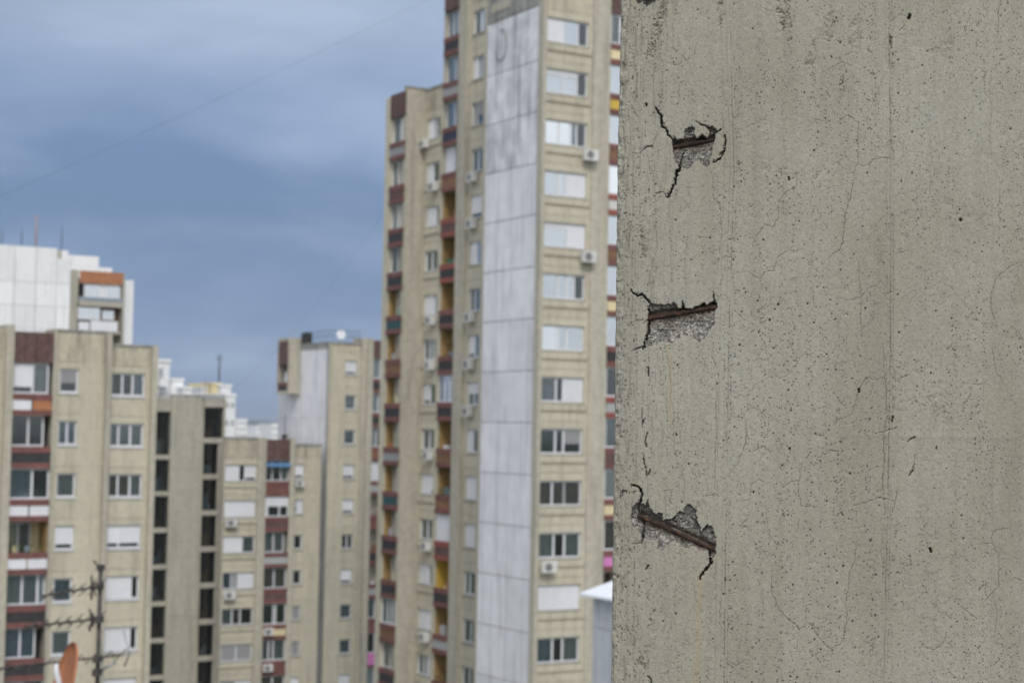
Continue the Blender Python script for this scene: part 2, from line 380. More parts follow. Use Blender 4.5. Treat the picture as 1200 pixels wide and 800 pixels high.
# battered arris: chips along the corner
cor = np.exp(-((SS + 3) / 7.0) ** 2)
H -= cor * (np.maximum(0, fbm(SS / 6, TT / 11, 4, 33) - .40) * 8)
H -= np.exp(-((SS + 3) / 4.0) ** 2) * (np.maximum(0, fbm(SS / 30, TT / 7, 3, 37) - .48) * 6)
edge_band = np.clip((30 - SS) / 22, 0, 1) * face
DIRT_DARK += edge_band * np.clip(fbm(SS / 2.5, TT / 14, 4, 41) - .5, 0, 1) * .8
DIRT_DARK += face * np.clip((90 - SS) / 60, 0, 1) * np.clip(fbm(SS / 1.8, TT / 22, 4, 44) - .56, 0, 1) * 1.6
def win(s0, s1, t0, t1):
    i0, i1 = np.searchsorted(tv, [t0, t1]); j0, j1 = np.searchsorted(sv, [s0, s1]); return slice(i0, i1), slice(j0, j1)
def stroke(pts, w, depth, dirt=1.0, rough=.35, rust=0., seed=0, soft=.45, jit=.6, lift=0.):
    """groove along a polyline given in photo pixels; w and depth in mm"""
    P = [wst(*p) for p in pts]
    # subdivide with jitter so that cracks wander
    Q = [P[0]]; rn = random.Random(seed + int(pts[0][0] * 13 + pts[0][1]))
    for a, b in zip(P, P[1:]):
        n = max(1, int(math.hypot(b[0] - a[0], b[1] - a[1]) / 2.4))
        for i in range(1, n + 1):
            f = i / n; q = (a[0] + (b[0] - a[0]) * f, a[1] + (b[1] - a[1]) * f)
            if i < n: q = (q[0] + rn.uniform(-jit, jit), q[1] + rn.uniform(-jit, jit))
            Q.append(q)
    n = len(Q)
    for i, (a, b) in enumerate(zip(Q, Q[1:])):
        fw = w * (1 - .8 * abs(2 * (i + .5) / n - 1) ** 3) * (1 + rn.uniform(-rough, rough))
        pad = fw + 1.5
        sl = win(min(a[0], b[0]) - pad, max(a[0], b[0]) + pad, min(a[1], b[1]) - pad, max(a[1], b[1]) + pad)
        s, t = SS[sl], TT[sl]
        if s.size == 0: continue
        dx, dy = b[0] - a[0], b[1] - a[1]; l2 = dx * dx + dy * dy + 1e-9
        k = np.clip(((s - a[0]) * dx + (t - a[1]) * dy) / l2, 0, 1)
        d = np.hypot(s - a[0] - k * dx, t - a[1] - k * dy)
        if w > .9: d = d + (fbm(s / 1.3, t / 1.3, 2, 63) - .5) * w * 1.1
        m = np.clip((fw / 2 + soft - d) / (soft * 1.6), 0, 1)
        H0[sl] = np.maximum(H0[sl], m * depth)
        if dirt: DIRT_DARK[sl] = np.maximum(DIRT_DARK[sl], m * dirt * (np.clip(fbm(s / 3, t / 3, 3, 71) * 2.8 - .45, .35, 1) if depth < 2 else 1))
        if rust: RUST[sl] = np.maximum(RUST[sl], m * rust)
H0 = np.zeros_like(SS)                 # groove depth collector
def A(l): return [(715 + x / 5.7125, 110 + y / 5.7125) for x, y in l]
def B(l): return [(715 + x / 5.7125, 320 + y / 5.7125) for x, y in l]
def C(l): return [(715 + x / 5.7125, 550 + y / 5.7125) for x, y in l]
def Q(ox, oy): return lambda l: [(ox + x / 4, oy + y / 4) for x, y in l]
D, E, G2, F_, I_, G_, H_, K_ = Q(710, 0), Q(950, 0), Q(710, 200), Q(950, 200), Q(950, 400), Q(710, 400), Q(950, 600), Q(710, 600)
def spall(poly, bar, barr, bardep, base=5.5, seed=0, dark=0.):
    P = [wst(*p) for p in poly]
    xs = [p[0] for p in P]; ys = [p[1] for p in P]
    sl = win(min(xs) - 3, max(xs) + 3, min(ys) - 3, max(ys) + 3); s, t = SS[sl].copy(), TT[sl].copy()
    s0, t0 = s, t
    s = s + (fbm(s / 5, t / 5, 2, seed) - .5) * 3.4 + (fbm(s / 1.7, t / 1.7, 2, seed + 1) - .5) * 2.4; t = t + (fbm(t0 / 5, s0 / 5, 2, seed + 7) - .5) * 3.4 + (fbm(t0 / 1.7, s0 / 1.7, 2, seed + 9) - .5) * 2.4
    ins = np.zeros(s.shape, bool); dm = np.full(s.shape, 1e9)
    for a, b in zip(P, P[1:] + P[:1]):
        dx, dy = b[0] - a[0], b[1] - a[1]; l2 = dx * dx + dy * dy + 1e-9
        k = np.clip(((s - a[0]) * dx + (t - a[1]) * dy) / l2, 0, 1)
        dm = np.minimum(dm, np.hypot(s - a[0] - k * dx, t - a[1] - k * dy))
        c = ((a[1] > t) != (b[1] > t)); xi = a[0] + (t - a[1]) / (dy if abs(dy) > 1e-9 else 1e-9) * dx
        ins ^= c & (s < xi)
    d = np.where(ins, dm, 0)
    step = np.clip(d / 1.1, 0, 1) ** .7
    rock = fbm(s0 / 9, t0 / 9, 3, seed + 3) * 5.5 + np.abs(fbm(s0 / 3.6, t0 / 3.6, 3, seed + 5) - .5) * 7.0 + (fbm(s0 / 1.5, t0 / 1.5, 2, seed + 8) - .5) * 1.8
    dep = step * (base * .35 + rock * .8) + np.clip(d / 9, 0, 1) * base * .5
    if bar:
        a, b = [wst(*p) for p in bar]; dx, dy = b[0] - a[0], b[1] - a[1]; l = math.hypot(dx, dy); nx, ny = -dy / l, dx / l
        if ny < 0: nx, ny = -nx, -ny
        al = ((s0 - a[0]) * dx + (t0 - a[1]) * dy) / l; off = (s0 - a[0]) * nx + (t0 - a[1]) * ny
        on = (al > -2) & (al < l + 2)
        tr = np.exp(-((off - .5) / (barr + 1.3)) ** 4) * on
        dep = np.maximum(dep, tr * (bardep + barr * .6) * np.clip(d / .8, 0, 1))
        up = np.exp(-((off - barr - 1.2) / 2.6) ** 2) * on * np.clip(d / .8, 0, 1)      # void over the bar
        dep += up * 6.5
        nb = np.exp(-(off / (barr + 4.0)) ** 2) * on * (d > 0)
        RUST[sl] = np.maximum(RUST[sl], nb * (.35 + .55 * fbm(s0 / 4, t0 / 4, 3, seed + 11)))
    H0[sl] = np.maximum(H0[sl], dep)
    AGG[sl] = np.maximum(AGG[sl], np.clip(d / .5, 0, 1))
    DIRT_DARK[sl] = np.maximum(DIRT_DARK[sl], ins * (np.clip(1.3 - d / 1.2, 0, 1) * .45 + dark + .55 * np.clip(fbm(s0 / 2.6, t0 / 2.6, 3, seed + 15) - .52, 0, 1) * 3))  # darker just inside the rim, evenly by dark, and in noise patches
bar1 = A([(418, 352), (702, 300)]); bar2 = B([(262, 300), (706, 225)]); bar3 = C([(205, 315), (684, 532)])
spall(A([(415, 275), (430, 290), (440, 303), (470, 295), (490, 303), (497, 255), (520, 225), (545, 215), (562, 235), (566, 270), (575, 300), (595, 290), (615, 266), (628, 285), (650, 290), (668, 268), (655, 235), (642, 210), (665, 222), (690, 208), (705, 232), (718, 255), (703, 295), (690, 330), (680, 370), (672, 410), (668, 440), (665, 480), (645, 490), (625, 480), (612, 455), (605, 435), (580, 450), (545, 480), (515, 505), (480, 495), (460, 475), (440, 460), (420, 435), (425, 400), (420, 360), (416, 320)]), bar1, 2.7, 7.5, 6, 11, .10)
spall(B([(268, 205), (300, 212), (335, 198), (360, 212), (385, 198), (402, 210), (420, 186), (442, 205), (452, 240), (475, 230), (485, 190), (492, 225), (500, 238), (540, 240), (570, 222), (600, 215), (625, 192), (642, 215), (665, 205), (688, 180), (712, 190), (716, 225), (705, 262), (695, 340), (665, 380), (640, 420), (600, 475), (580, 455), (545, 435), (520, 410), (500, 425), (470, 415), (430, 445), (410, 475), (380, 465), (345, 465), (310, 470), (280, 490), (250, 495), (225, 510), (215, 495), (240, 455), (258, 400), (258, 370), (248, 340), (252, 270), (266, 250)]), bar2, 3.4, 5.6, 4.5, 61)
spall(C([(185, 222), (205, 230), (236, 240), (254, 200), (262, 245), (290, 290), (308, 310), (325, 290), (350, 298), (358, 335), (400, 330), (440, 303), (465, 282), (495, 292), (500, 250), (525, 232), (560, 255), (582, 290), (580, 345), (600, 372), (612, 412), (640, 395), (655, 368), (685, 390), (698, 440), (710, 500), (712, 545), (687, 592), (665, 560), (640, 540), (600, 542), (560, 510), (500, 532), (480, 520), (430, 465), (400, 490), (370, 510), (345, 545), (320, 532), (322, 480), (310, 465), (270, 467), (225, 465), (210, 495), (205, 440), (185, 405), (160, 390), (135, 330), (145, 270), (160, 230)]), bar3, 2.4, 4.6, 5.0, 91)
spall(D([(138, -30), (140, 0), (148, 12), (165, 17), (173, 4), (178, 20), (193, 38), (213, 22), (232, 8), (236, -30)]), None, 0, 0, 9, 17, .5)
spall(C([(62, 200), (66, 160), (88, 130), (120, 142), (104, 160), (82, 178)]), None, 0, 0, 2, 27)
# shallow gouge of lost skim at the upper left
def patch(poly, depth, dirt, seed):
    P = [wst(*p) for p in poly]; xs = [p[0] for p in P]; ys = [p[1] for p in P]
    sl = win(min(xs) - 5, max(xs) + 5, min(ys) - 5, max(ys) + 5); s, t = SS[sl], TT[sl]
    s1 = s + (fbm(s / 5, t / 5, 3, seed) - .5) * 7; t1 = t + (fbm(t / 5, s / 5, 3, seed + 2) - .5) * 7
    ins = np.zeros(s.shape, bool)
    for a, b in zip(P, P[1:] + P[:1]):
        c = ((a[1] > t1) != (b[1] > t1)); dy = b[1] - a[1]; xi = a[0] + (t1 - a[1]) / (dy if abs(dy) > 1e-9 else 1e-9) * (b[0] - a[0]); ins ^= c & (s1 < xi)
    r = np.clip(fbm(s / 1.7, t / 2.0, 3, seed + 4) * .6 + fbm(s / 6, t / 8, 2, seed + 6) * .4 - .42, 0, 1) * 2.6
    H0[sl] = np.maximum(H0[sl], ins * r * depth); DIRT_DARK[sl] = np.maximum(DIRT_DARK[sl], ins * np.clip(r * 1.2 - .18, 0, 1) * dirt)
patch(D([(292, -20), (290, 40), (270, 110), (245, 190), (228, 270), (196, 285), (188, 240), (205, 190), (208, 130), (225, 90), (250, 50), (262, -20)]), 3.0, .7, 201)
patch(D([(812, -20), (875, -20), (862, 60), (875, 190), (850, 215), (825, 130), (800, 70)]), 2.6, 1.0, 211)
patch(D([(525, -20), (560, -20), (552, 60), (548, 130), (530, 140)]), 1.6, .9, 215)
patch(E([(60, 0), (110, 0), (115, 120), (95, 200), (40, 190), (10, 330), (-40, 330), (0, 200), (60, 120)]), 1.2, .65, 223)
patch(E([(180, 60), (240, 90), (240, 230), (190, 240), (170, 150)]), 1.2, .7, 225)
patch(E([(550, 250), (610, 190), (690, 170), (640, 230), (600, 270)]), 1.0, .45, 226)
patch(I_([(540, 260), (640, 230), (650, 300), (620, 370), (570, 350)]), 1.2, .5, 227)
patch(G2([(160, 210), (200, 230), (195, 330), (180, 460), (165, 450)]), 1.6, .8, 233)
patch(K_([(150, 640), (190, 620), (190, 740), (150, 720)]), 1.6, .8, 235)
patch(G_([(290, 690), (318, 690), (312, 790), (285, 785)]), 1.5, .7, 236)
patch(G_([(376, 760), (430, 765), (438, 812), (350, 812)]), 2.0, .5, 237)
# open cracks
def pit(s, t, r, dep, dirt=1.0, el=1.0):
    sl = win(s - r * 1.6 - 1, s + r * 1.6 + 1, t - r * el * 1.6 - 1, t + r * el * 1.6 + 1); x, y = SS[sl] - s, (TT[sl] - t) / el
    if x.size == 0: return
    m = np.clip((r + .35 - np.hypot(x, y)) / .7, 0, 1); H0[sl] = np.maximum(H0[sl], m * dep); DIRT_DARK[sl] = np.maximum(DIRT_DARK[sl], m * dirt)
for f, l, w, dp in [
 (A, [(303, 85), (320, 115), (340, 145), (343, 180), (345, 215), (375, 235), (385, 270), (405, 290), (418, 303)], 2.0, 9),
 (A, [(497, 372), (475, 430), (465, 480), (465, 510), (445, 515), (440, 560), (435, 605), (410, 645), (390, 692), (374, 688)], 2.0, 10),
 (A, [(770, 275), (775, 315), (770, 360), (750, 410), (735, 435), (690, 455)], 1.5, 7),
 (A, [(575, 185), (605, 205), (640, 215), (668, 245), (690, 268)], 1.0, 4), (A, [(714, 262), (742, 236)], 1.2, 5),
 (A, [(215, 385), (245, 355), (285, 350)], .9, 2.5), (A, [(305, 668), (350, 658)], .8, 2.5), (A, [(238, 60), (244, 80)], 2.2, 4), (A, [(345, 345), (362, 338)], .1, .1),
 (B, [(138, 112), (150, 130), (185, 155), (215, 140), (235, 165), (252, 180), (270, 205)], 1.8, 6),
 (B, [(690, 125), (692, 165), (705, 195)], 1.3, 6), (B, [(262, 215), (262, 300), (258, 380), (236, 445), (220, 508)], 1.8, 9),
 (B, [(485, 188), (487, 235)], 1.2, 5), (B, [(155, 515), (215, 492)], .9, 3), (B, [(255, 630), (255, 690)], 1.0, 4), (B, [(172, 322), (222, 310)], .5, 1.5),
 (C, [(140, 100), (175, 110), (200, 130), (212, 165), (206, 200), (186, 250), (190, 290), (220, 330), (230, 370), (225, 410), (210, 492)], 2.1, 9),
 (C, [(675, 525), (668, 580), (675, 625), (640, 670), (610, 705), (600, 735)], 2.0, 9), (C, [(440, 310), (418, 338), (445, 365)], 1.2, 9),
 (C, [(254, 200), (240, 245)], 1.0, 4), (C, [(145, 500), (200, 488)], .7, 1.6), (C, [(240, 5), (243, 40), (262, 28), (270, 0)], 1.0, 3), (C, [(257, 640), (243, 662)], 1.2, 3.5),
 (C, [(655, 368), (618, 412)], 1.2, 6), (C, [(770, 722), (768, 750)], .9, 3),
 (E, [(372, 165), (376, 230)], 2.2, 1.6), (E, [(152, 358), (150, 392), (135, 398)], 1.0, 2.5), (E, [(464, 68), (460, 84)], 2.4, 5),
 (I_, [(385, 350), (380, 375)], 1.4, 4), (I_, [(485, 575), (478, 605), (462, 628)], 1.0, 3), (I_, [(456, 468), (470, 456), (490, 448)], 1.2, 3), (I_, [(591, 495), (588, 505)], 1.5, 5), (I_, [(226, 222), (226, 236)], 1.8, 4),
 (G_, [(200, 120), (200, 165)], .7, 2.2), (G_, [(170, 310), (168, 360), (172, 405)], .7, 1.8), (G_, [(182, 362), (172, 385)], 1.2, 2.5), (G_, [(195, 428), (184, 470), (190, 490)], 1.3, 2.4), (G_, [(178, 530), (176, 550), (186, 595)], 1.4, 2.6), (G_, [(186, 622), (196, 628), (208, 602)], .8, 3),
 (G_, [(862, 500), (864, 513)], 1.7, 5), (H_, [(560, 170), (563, 184)], 2.0, 6), (H_, [(142, 0), (150, 14)], 2.0, 4), (K_, [(197, 245), (188, 268)], 1.2, 3), (K_, [(195, 768), (210, 780), (212, 800)], 1.2, 4), (G2, [(858, 32), (859, 46)], 2.0, 5), (G2, [(808, 623), (810, 629)], 1.8, 5),
 (F_, [(702, 225), (703, 232)], 1.9, 5), (F_, [(171, 670), (173, 677)], 1.5, 4)]:
    stroke(f(l), w, dp, 1.0, .45, seed=3)
rq = random.Random(77)
for f, l in [(A, [(303, 85), (343, 180), (345, 215), (375, 235), (418, 303)]), (A, [(497, 372), (465, 480), (440, 560), (390, 692)]), (A, [(770, 275), (770, 360), (690, 455)]), (B, [(138, 112), (185, 155), (235, 165), (270, 205)]), (B, [(262, 215), (258, 380), (220, 508)]), (C, [(140, 100), (212, 165), (190, 290), (225, 410), (210, 492)]), (C, [(675, 525), (675, 625), (600, 735)])]:
    P = [wst(*q) for q in f(l)]
    for a_, b_ in zip(P, P[1:]):
        for _ in range(int(math.hypot(b_[0] - a_[0], b_[1] - a_[1]) / 2.2)):
            k = rq.random(); pit(a_[0] + (b_[0] - a_[0]) * k + rq.gauss(0, 1.3), a_[1] + (b_[1] - a_[1]) * k + rq.gauss(0, 1.3), rq.uniform(.3, 1.1), rq.uniform(1, 3.5), rq.uniform(.2, .8), rq.uniform(.6, 1.7))
# hairline cracks
for f, l, w, dirt in [
 (A, [(345, 215), (320, 245), (290, 340), (245, 355), (215, 385), (190, 405), (120, 385)], .5, .6), (A, [(240, 390), (255, 435), (265, 520)], .5, .5), (A, [(255, 435), (300, 400), (350, 375), (400, 350)], .2, .35),
 (A, [(300, 600), (300, 668)], .3, .5), (A, [(350, 658), (378, 690)], .4, .6), (A, [(135, 75), (155, 110), (180, 155)], .6, .6), (A, [(665, 480), (685, 560), (690, 690), (735, 735)], .3, .35), (A, [(710, 265), (740, 275), (770, 278)], .4, .6), (A, [(310, 270), (300, 400)], .1, .3),
 (B, [(245, 140), (262, 80), (285, 30)], .3, .4), (B, [(100, 330), (120, 355), (160, 325), (220, 310)], .4, .55), (B, [(740, 60), (740, 150), (715, 190)], .3, .45), (B, [(590, 490), (600, 560), (560, 640)], .2, .3), (B, [(690, 470), (680, 560), (710, 640)], .4, .4),
 (B, [(375, 475), (380, 560), (400, 640), (395, 720)], .3, .5), (B, [(690, 290), (760, 330)], .2, .3),
 (C, [(640, 180), (680, 165), (720, 185)], .3, .45), (C, [(740, 215), (800, 188)], .3, .4), (C, [(440, 560), (480, 570), (515, 555)], .3, .4),
 (E, [(890, 0), (880, 60), (875, 180)], .5, .5), (E, [(225, 580), (218, 660), (222, 760), (205, 800)], .6, .65), (E, [(120, 575), (175, 540), (225, 580)], .5, .5), (E, [(205, 762), (255, 780), (300, 745), (370, 740), (385, 755), (388, 720), (375, 680), (375, 550)], .5, .6),
 (E, [(370, 290), (300, 470), (270, 530)], .3, .4), (E, [(370, 110), (430, 60)], .4, .4), (E, [(860, 250), (835, 430), (850, 500), (838, 640), (850, 780), (850, 800)], .3, .35), (E, [(60, 340), (150, 290), (190, 310)], .3, .35),
 (F_, [(205, 0), (190, 110), (165, 190), (155, 280), (150, 340), (135, 375), (100, 390), (80, 420)], .6, .7), (F_, [(135, 375), (155, 402)], .3, .5), (F_, [(225, 430), (230, 540), (240, 590), (270, 550), (310, 540), (325, 515)], .5, .6), (F_, [(240, 592), (180, 610), (140, 600)], .4, .5), (F_, [(238, 600), (235, 700), (240, 780)], .6, .65),
 (F_, [(350, 70), (340, 110)], .3, .4), (F_, [(345, 215), (320, 240)], .4, .5), (F_, [(330, 575), (395, 570)], .4, .5), (F_, [(395, 388), (440, 380), (455, 372)], .4, .5), (F_, [(1000, 425), (935, 450), (880, 495), (865, 520), (845, 590), (845, 640), (870, 740)], .6, .55), (F_, [(870, 0), (888, 60), (880, 190), (888, 240), (875, 350)], .4, .45), (F_, [(770, 245), (830, 200)], .3, .35), (F_, [(910, 370), (912, 450)], .2, .3),
 (G_, [(275, 0), (285, 80), (300, 140), (305, 230), (300, 260), (315, 300), (320, 520), (345, 600), (370, 650), (365, 740)], .4, .45), (G_, [(380, 290), (388, 335), (370, 430), (362, 520)], .3, .35), (G_, [(495, 60), (520, 130)], .3, .4), (G_, [(520, 190), (515, 300), (520, 400), (512, 540), (510, 700)], .5, .5), (G_, [(740, 0), (760, 90), (770, 170), (790, 155), (820, 175), (862, 150), (890, 100)], .3, .4), (G_, [(765, 250), (765, 330)], .3, .4),
 (G_, [(585, 615), (620, 570), (650, 490), (660, 430), (650, 350)], .5, .65), (G_, [(680, 520), (740, 490), (770, 520), (790, 510)], .4, .5), (G_, [(830, 685), (870, 655), (905, 655), (915, 580), (960, 520)], .5, .55), (G_, [(905, 655), (900, 700), (915, 770), (990, 775)], .4, .5), (G_, [(635, 750), (675, 740), (680, 670), (715, 648), (745, 660)], .5, .6), (G_, [(470, 725), (510, 712), (530, 728)], .4, .5), (G_, [(310, 300), (270, 260)], .2, .3),
 (H_, [(215, 130), (208, 220), (180, 290), (175, 370), (160, 430), (172, 480), (155, 590), (140, 620), (90, 640), (30, 580), (0, 530)], .5, .55), (H_, [(335, 50), (330, 180), (350, 280)], .4, .5), (H_, [(395, 60), (395, 110)], .3, .4), (H_, [(465, 200), (470, 270)], .6, .5), (H_, [(300, 590), (290, 640), (265, 670)], .5, .6), (H_, [(770, 150), (850, 145), (850, 110), (870, 80), (930, 75)], .4, .55), (H_, [(850, 145), (880, 200), (882, 350), (845, 385), (790, 450)], .5, .6), (H_, [(850, 385), (875, 460), (860, 590)], .4, .5), (H_, [(700, 440), (780, 500)], .5, .5), (H_, [(660, 400), (630, 430), (570, 430)], .3, .4), (H_, [(535, 630), (580, 645), (620, 620), (635, 570)], .5, .55), (H_, [(610, 640), (630, 690)], .3, .4), (H_, [(635, 480), (660, 500)], .5, .5), (H_, [(715, 655), (740, 662)], .7, .6), (H_, [(955, 305), (990, 320)], .5, .6), (H_, [(260, 740), (330, 775)], .3, .4),
 (G2, [(235, 105), (270, 100), (290, 125)], .5, .6), (G2, [(225, 40), (232, 180), (240, 350), (215, 460), (190, 570)], .4, .45), (G2, [(290, 130), (298, 200), (300, 300), (305, 470), (315, 540)], .3, .45), (G2, [(495, 0), (505, 130), (535, 160), (545, 300), (520, 470)], .4, .5), (G2, [(890, 0), (895, 70), (840, 105), (810, 140), (808, 220), (785, 265), (745, 250), (685, 345)], .5, .55), (G2, [(540, 430), (560, 400), (600, 415)], .4, .5), (G2, [(900, 380), (862, 370), (805, 405), (790, 470), (745, 475), (720, 510), (665, 470)], .5, .55), (G2, [(720, 510), (735, 560)], .3, .4), (G2, [(970, 560), (975, 640)], .3, .4), (G2, [(575, 650), (610, 660), (650, 700)], .3, .4), (G2, [(520, 600), (545, 500), (560, 440)], .3, .35),
 (I_, [(340, 0), (343, 130), (350, 200), (355, 240), (355, 370), (340, 440), (345, 570), (335, 640), (340, 740), (350, 800)], .6, .7), (I_, [(365, 0), (385, 100), (400, 200), (370, 235), (350, 235)], .4, .5), (I_, [(343, 172), (300, 180), (255, 170), (225, 235), (190, 345), (125, 370), (105, 400)], .5, .6), (I_, [(410, 180), (440, 165), (465, 158)], .6, .65), (I_, [(395, 260), (388, 330)], .5, .5), (I_, [(300, 430), (350, 420), (395, 405)], .6, .65), (I_, [(25, 548), (75, 525), (90, 508), (130, 515)], .6, .6), (I_, [(200, 770), (260, 755), (320, 730), (395, 748), (408, 690)], .5, .6), (I_, [(395, 748), (385, 800)], .5, .6), (I_, [(860, 0), (852, 50), (870, 150), (890, 165), (910, 215)], .4, .45), (I_, [(705, 305), (750, 250), (755, 200), (800, 200), (825, 182)], .5, .5), (I_, [(870, 455), (850, 560), (840, 620)], .3, .4), (I_, [(485, 530), (487, 560)], .5, .5), (I_, [(363, 540), (362, 690)], .5, .6),
 (K_, [(750, 0), (770, 120), (760, 230)], .4, .45), (K_, [(910, 30), (890, 95)], .4, .5), (K_, [(775, 270), (778, 380), (815, 460), (850, 500), (895, 530), (905, 555), (945, 515), (985, 560)], .5, .6), (K_, [(905, 555), (890, 665)], .3, .4), (K_, [(940, 450), (938, 510)], .3, .5), (K_, [(555, 385), (600, 375), (650, 395), (670, 500)], .3, .4), (K_, [(540, 400), (528, 530)], .5, .5), (K_, [(560, 690), (610, 720), (660, 685)], .4, .45), (K_, [(395, 310), (415, 350), (425, 480)], .3, .4), (K_, [(430, 640), (370, 600)], .2, .3),
 (D, [(280, 140), (350, 290)], .2, .3), (D, [(720, 30), (760, 50), (800, 60)], .3, .4), (D, [(655, 600), (740, 560), (770, 570)], .3, .35), (D, [(715, 180), (720, 260)], .4, .45), (D, [(430, 200), (412, 260)], .4, .5), (D, [(690, 360), (650, 390)], .2, .3), (D, [(270, 290), (340, 310), (370, 250)], .3, .4), (D, [(940, 600), (1000, 560)], .3, .4)]:
    stroke(f(l), w * .9, .7 + w, min(1, dirt * 1.15), .6, seed=5, soft=.36, jit=.8)
# formwork board lines: long shallow twin grooves with broken dirt
def board(pts, w, dep, dirt, off=0.):
    P = [wst(x + off, y) for x, y in pts]; tt = np.array([p[1] for p in P])[::-1]; s_ = np.array([p[0] for p in P])[::-1]
    c = np.interp(TT, tt, s_) + (fbm(TT / 40, TT * 0 + off, 2, 77) - .5) * 1.0
    d = np.abs(SS - c); m = np.clip((w / 2 + .5 - d) / .7, 0, 1) * face
    br = np.clip(fbm(SS / 3, TT / 22, 3, 55 + int(off * 10)) * 2.6 - .75, 0, 1)
    H[...] -= m * dep; DIRT_DARK[...] = np.maximum(DIRT_DARK, m * dirt * br)
G1 = [(854.5, -40), (855, 0), (860, 200), (857, 300), (854, 400), (851, 600), (848, 830)]
GR = [(1041, -40), (1042, 0), (1043, 200), (1043.5, 400), (1040, 600), (1035, 830)]
board(G1, .8, .5, .55); board(G1, .5, .35, .35, -4.5); board(G1, .4, .3, .3, 3.2); board(G1, .6, .3, .35, -11)
board(GR, .7, .5, .62); board(GR, .4, .3, .4, 3.4); board(GR, .4, .3, .3, -4.0)
board([(790, -40), (783, 830)], .3, .2, .22); board([(1170, -40), (1160, 830)], .3, .2, .2); board([(745, -40), (733, 830)], .8, .35, .35); board([(752, -40), (741, 830)], .5, .3, .3)
c_ = np.interp(TT, [wst(*p)[1] for p in GR][::-1], [wst(*p)[0] for p in GR][::-1])
H += np.clip((SS - c_) / 2.0, 0, 1) * .35 * face
c_ = np.interp(TT, [wst(*p)[1] for p in G1][::-1], [wst(*p)[0] for p in G1][::-1])
H -= np.clip((SS - c_) / 2.0, 0, 1) * .3 * face
sy = wst(1100, 511)[1]; H += np.exp(-((TT - sy) / 3.0) ** 2) * .35 * np.clip((SS - 240) / 60, 0, 1)
# blow holes
for f, l in [(D, [(600, 20), (355, 387), (715, 595), (835, 660), (620, 757), (790, 378), (187, 490), (610, 405), (540, 130), (688, 135), (780, 515), (970, 435), (930, 435)]),
 (E, [(385, 255), (410, 282), (523, 308), (475, 620), (247, 702), (128, 762), (120, 85), (138, 200), (35, 620), (15, 705), (70, 555), (98, 268), (628, 695), (920, 345), (890, 690), (922, 18), (410, 438), (937, 605)]),
 (F_, [(475, 12), (425, 50), (582, 113), (98, 195), (117, 315), (140, 465), (587, 657), (660, 692), (413, 758), (220, 325), (243, 262), (268, 185), (452, 312), (445, 728), (15, 712), (48, 328), (203, 392), (60, 548), (75, 548), (92, 605)]),
 (G_, [(867, 323), (603, 400), (330, 437), (420, 577), (388, 574), (835, 111), (627, 17), (787, 32), (693, 270), (983, 432), (523, 198), (692, 706), (967, 662), (887, 92), (855, 228), (785, 430), (335, 112), (550, 465), (356, 752)]),
 (H_, [(280, 134), (305, 293), (245, 567), (196, 510), (47, 642), (120, 748), (133, 748), (123, 332), (68, 195), (463, 205), (427, 420), (707, 15), (407, 282), (152, 252), (83, 255), (25, 772), (675, 775), (303, 485), (716, 122)]),
 (G2, [(678, 168), (737, 323), (597, 417), (601, 75), (647, 553), (655, 570), (711, 610), (717, 757), (580, 733), (606, 575), (945, 623), (235, 243), (557, 127), (440, 312), (488, 315), (420, 492), (975, 712), (905, 237), (925, 412), (722, 388), (768, 700), (533, 118)]),
 (I_, [(677, 42), (118, 133), (80, 133), (195, 175), (785, 297), (485, 88), (22, 432), (85, 415), (138, 470), (8, 662), (158, 300), (597, 570), (322, 732), (322, 768), (112, 558), (45, 560), (265, 585), (185, 620), (75, 748), (75, 60), (563, 148), (637, 595)]),
 (K_, [(555, 180), (675, 240), (877, 341), (833, 665), (800, 743), (705, 748), (820, 567), (730, 540), (502, 593), (552, 663), (780, 350), (820, 227), (947, 738), (897, 773), (865, 770), (978, 595), (595, 232), (550, 383), (268, 510), (225, 462), (328, 475), (75, 547), (353, 408), (960, 82), (605, 295), (587, 548)])]:
    for q in l:
        s_, t_ = wst(*f([q])[0]); pit(s_, t_, random.uniform(.5, .95), random.uniform(1.6, 3), 1.0, random.uniform(.9, 1.5))
rn = random.Random(12)
zone = [(8, 125, 260, .55), (125, 140, 90, .6), (130, 318, 1500, .62), (318, 480, 520, .55)]
for s0, s1, n, rmax in zone:
    for _ in range(n):
        s_, t_ = rn.uniform(s0, s1), rn.uniform(-340, 510)
        dn = float(fbm(np.array([s_ / 45]), np.array([t_ / 60]), 2, 99)[0])
        if rn.random() > max(0, (dn - .25) * 2.2): continue
        pit(s_, t_, abs(rn.gauss(0, .3)) * rmax * 1.6 + .18, rn.uniform(.8, 2.4), rn.uniform(.45, 1.0), rn.uniform(.8, 1.6))
for _ in range(420):                                        # porous strip beside the arris
    s_ = abs(rn.gauss(0, 1)) * 18 + 1; pit(s_, rn.uniform(-340, 510), rn.uniform(.2, .8), rn.uniform(.5, 2.0), rn.uniform(.3, .9), rn.uniform(1, 2.5))
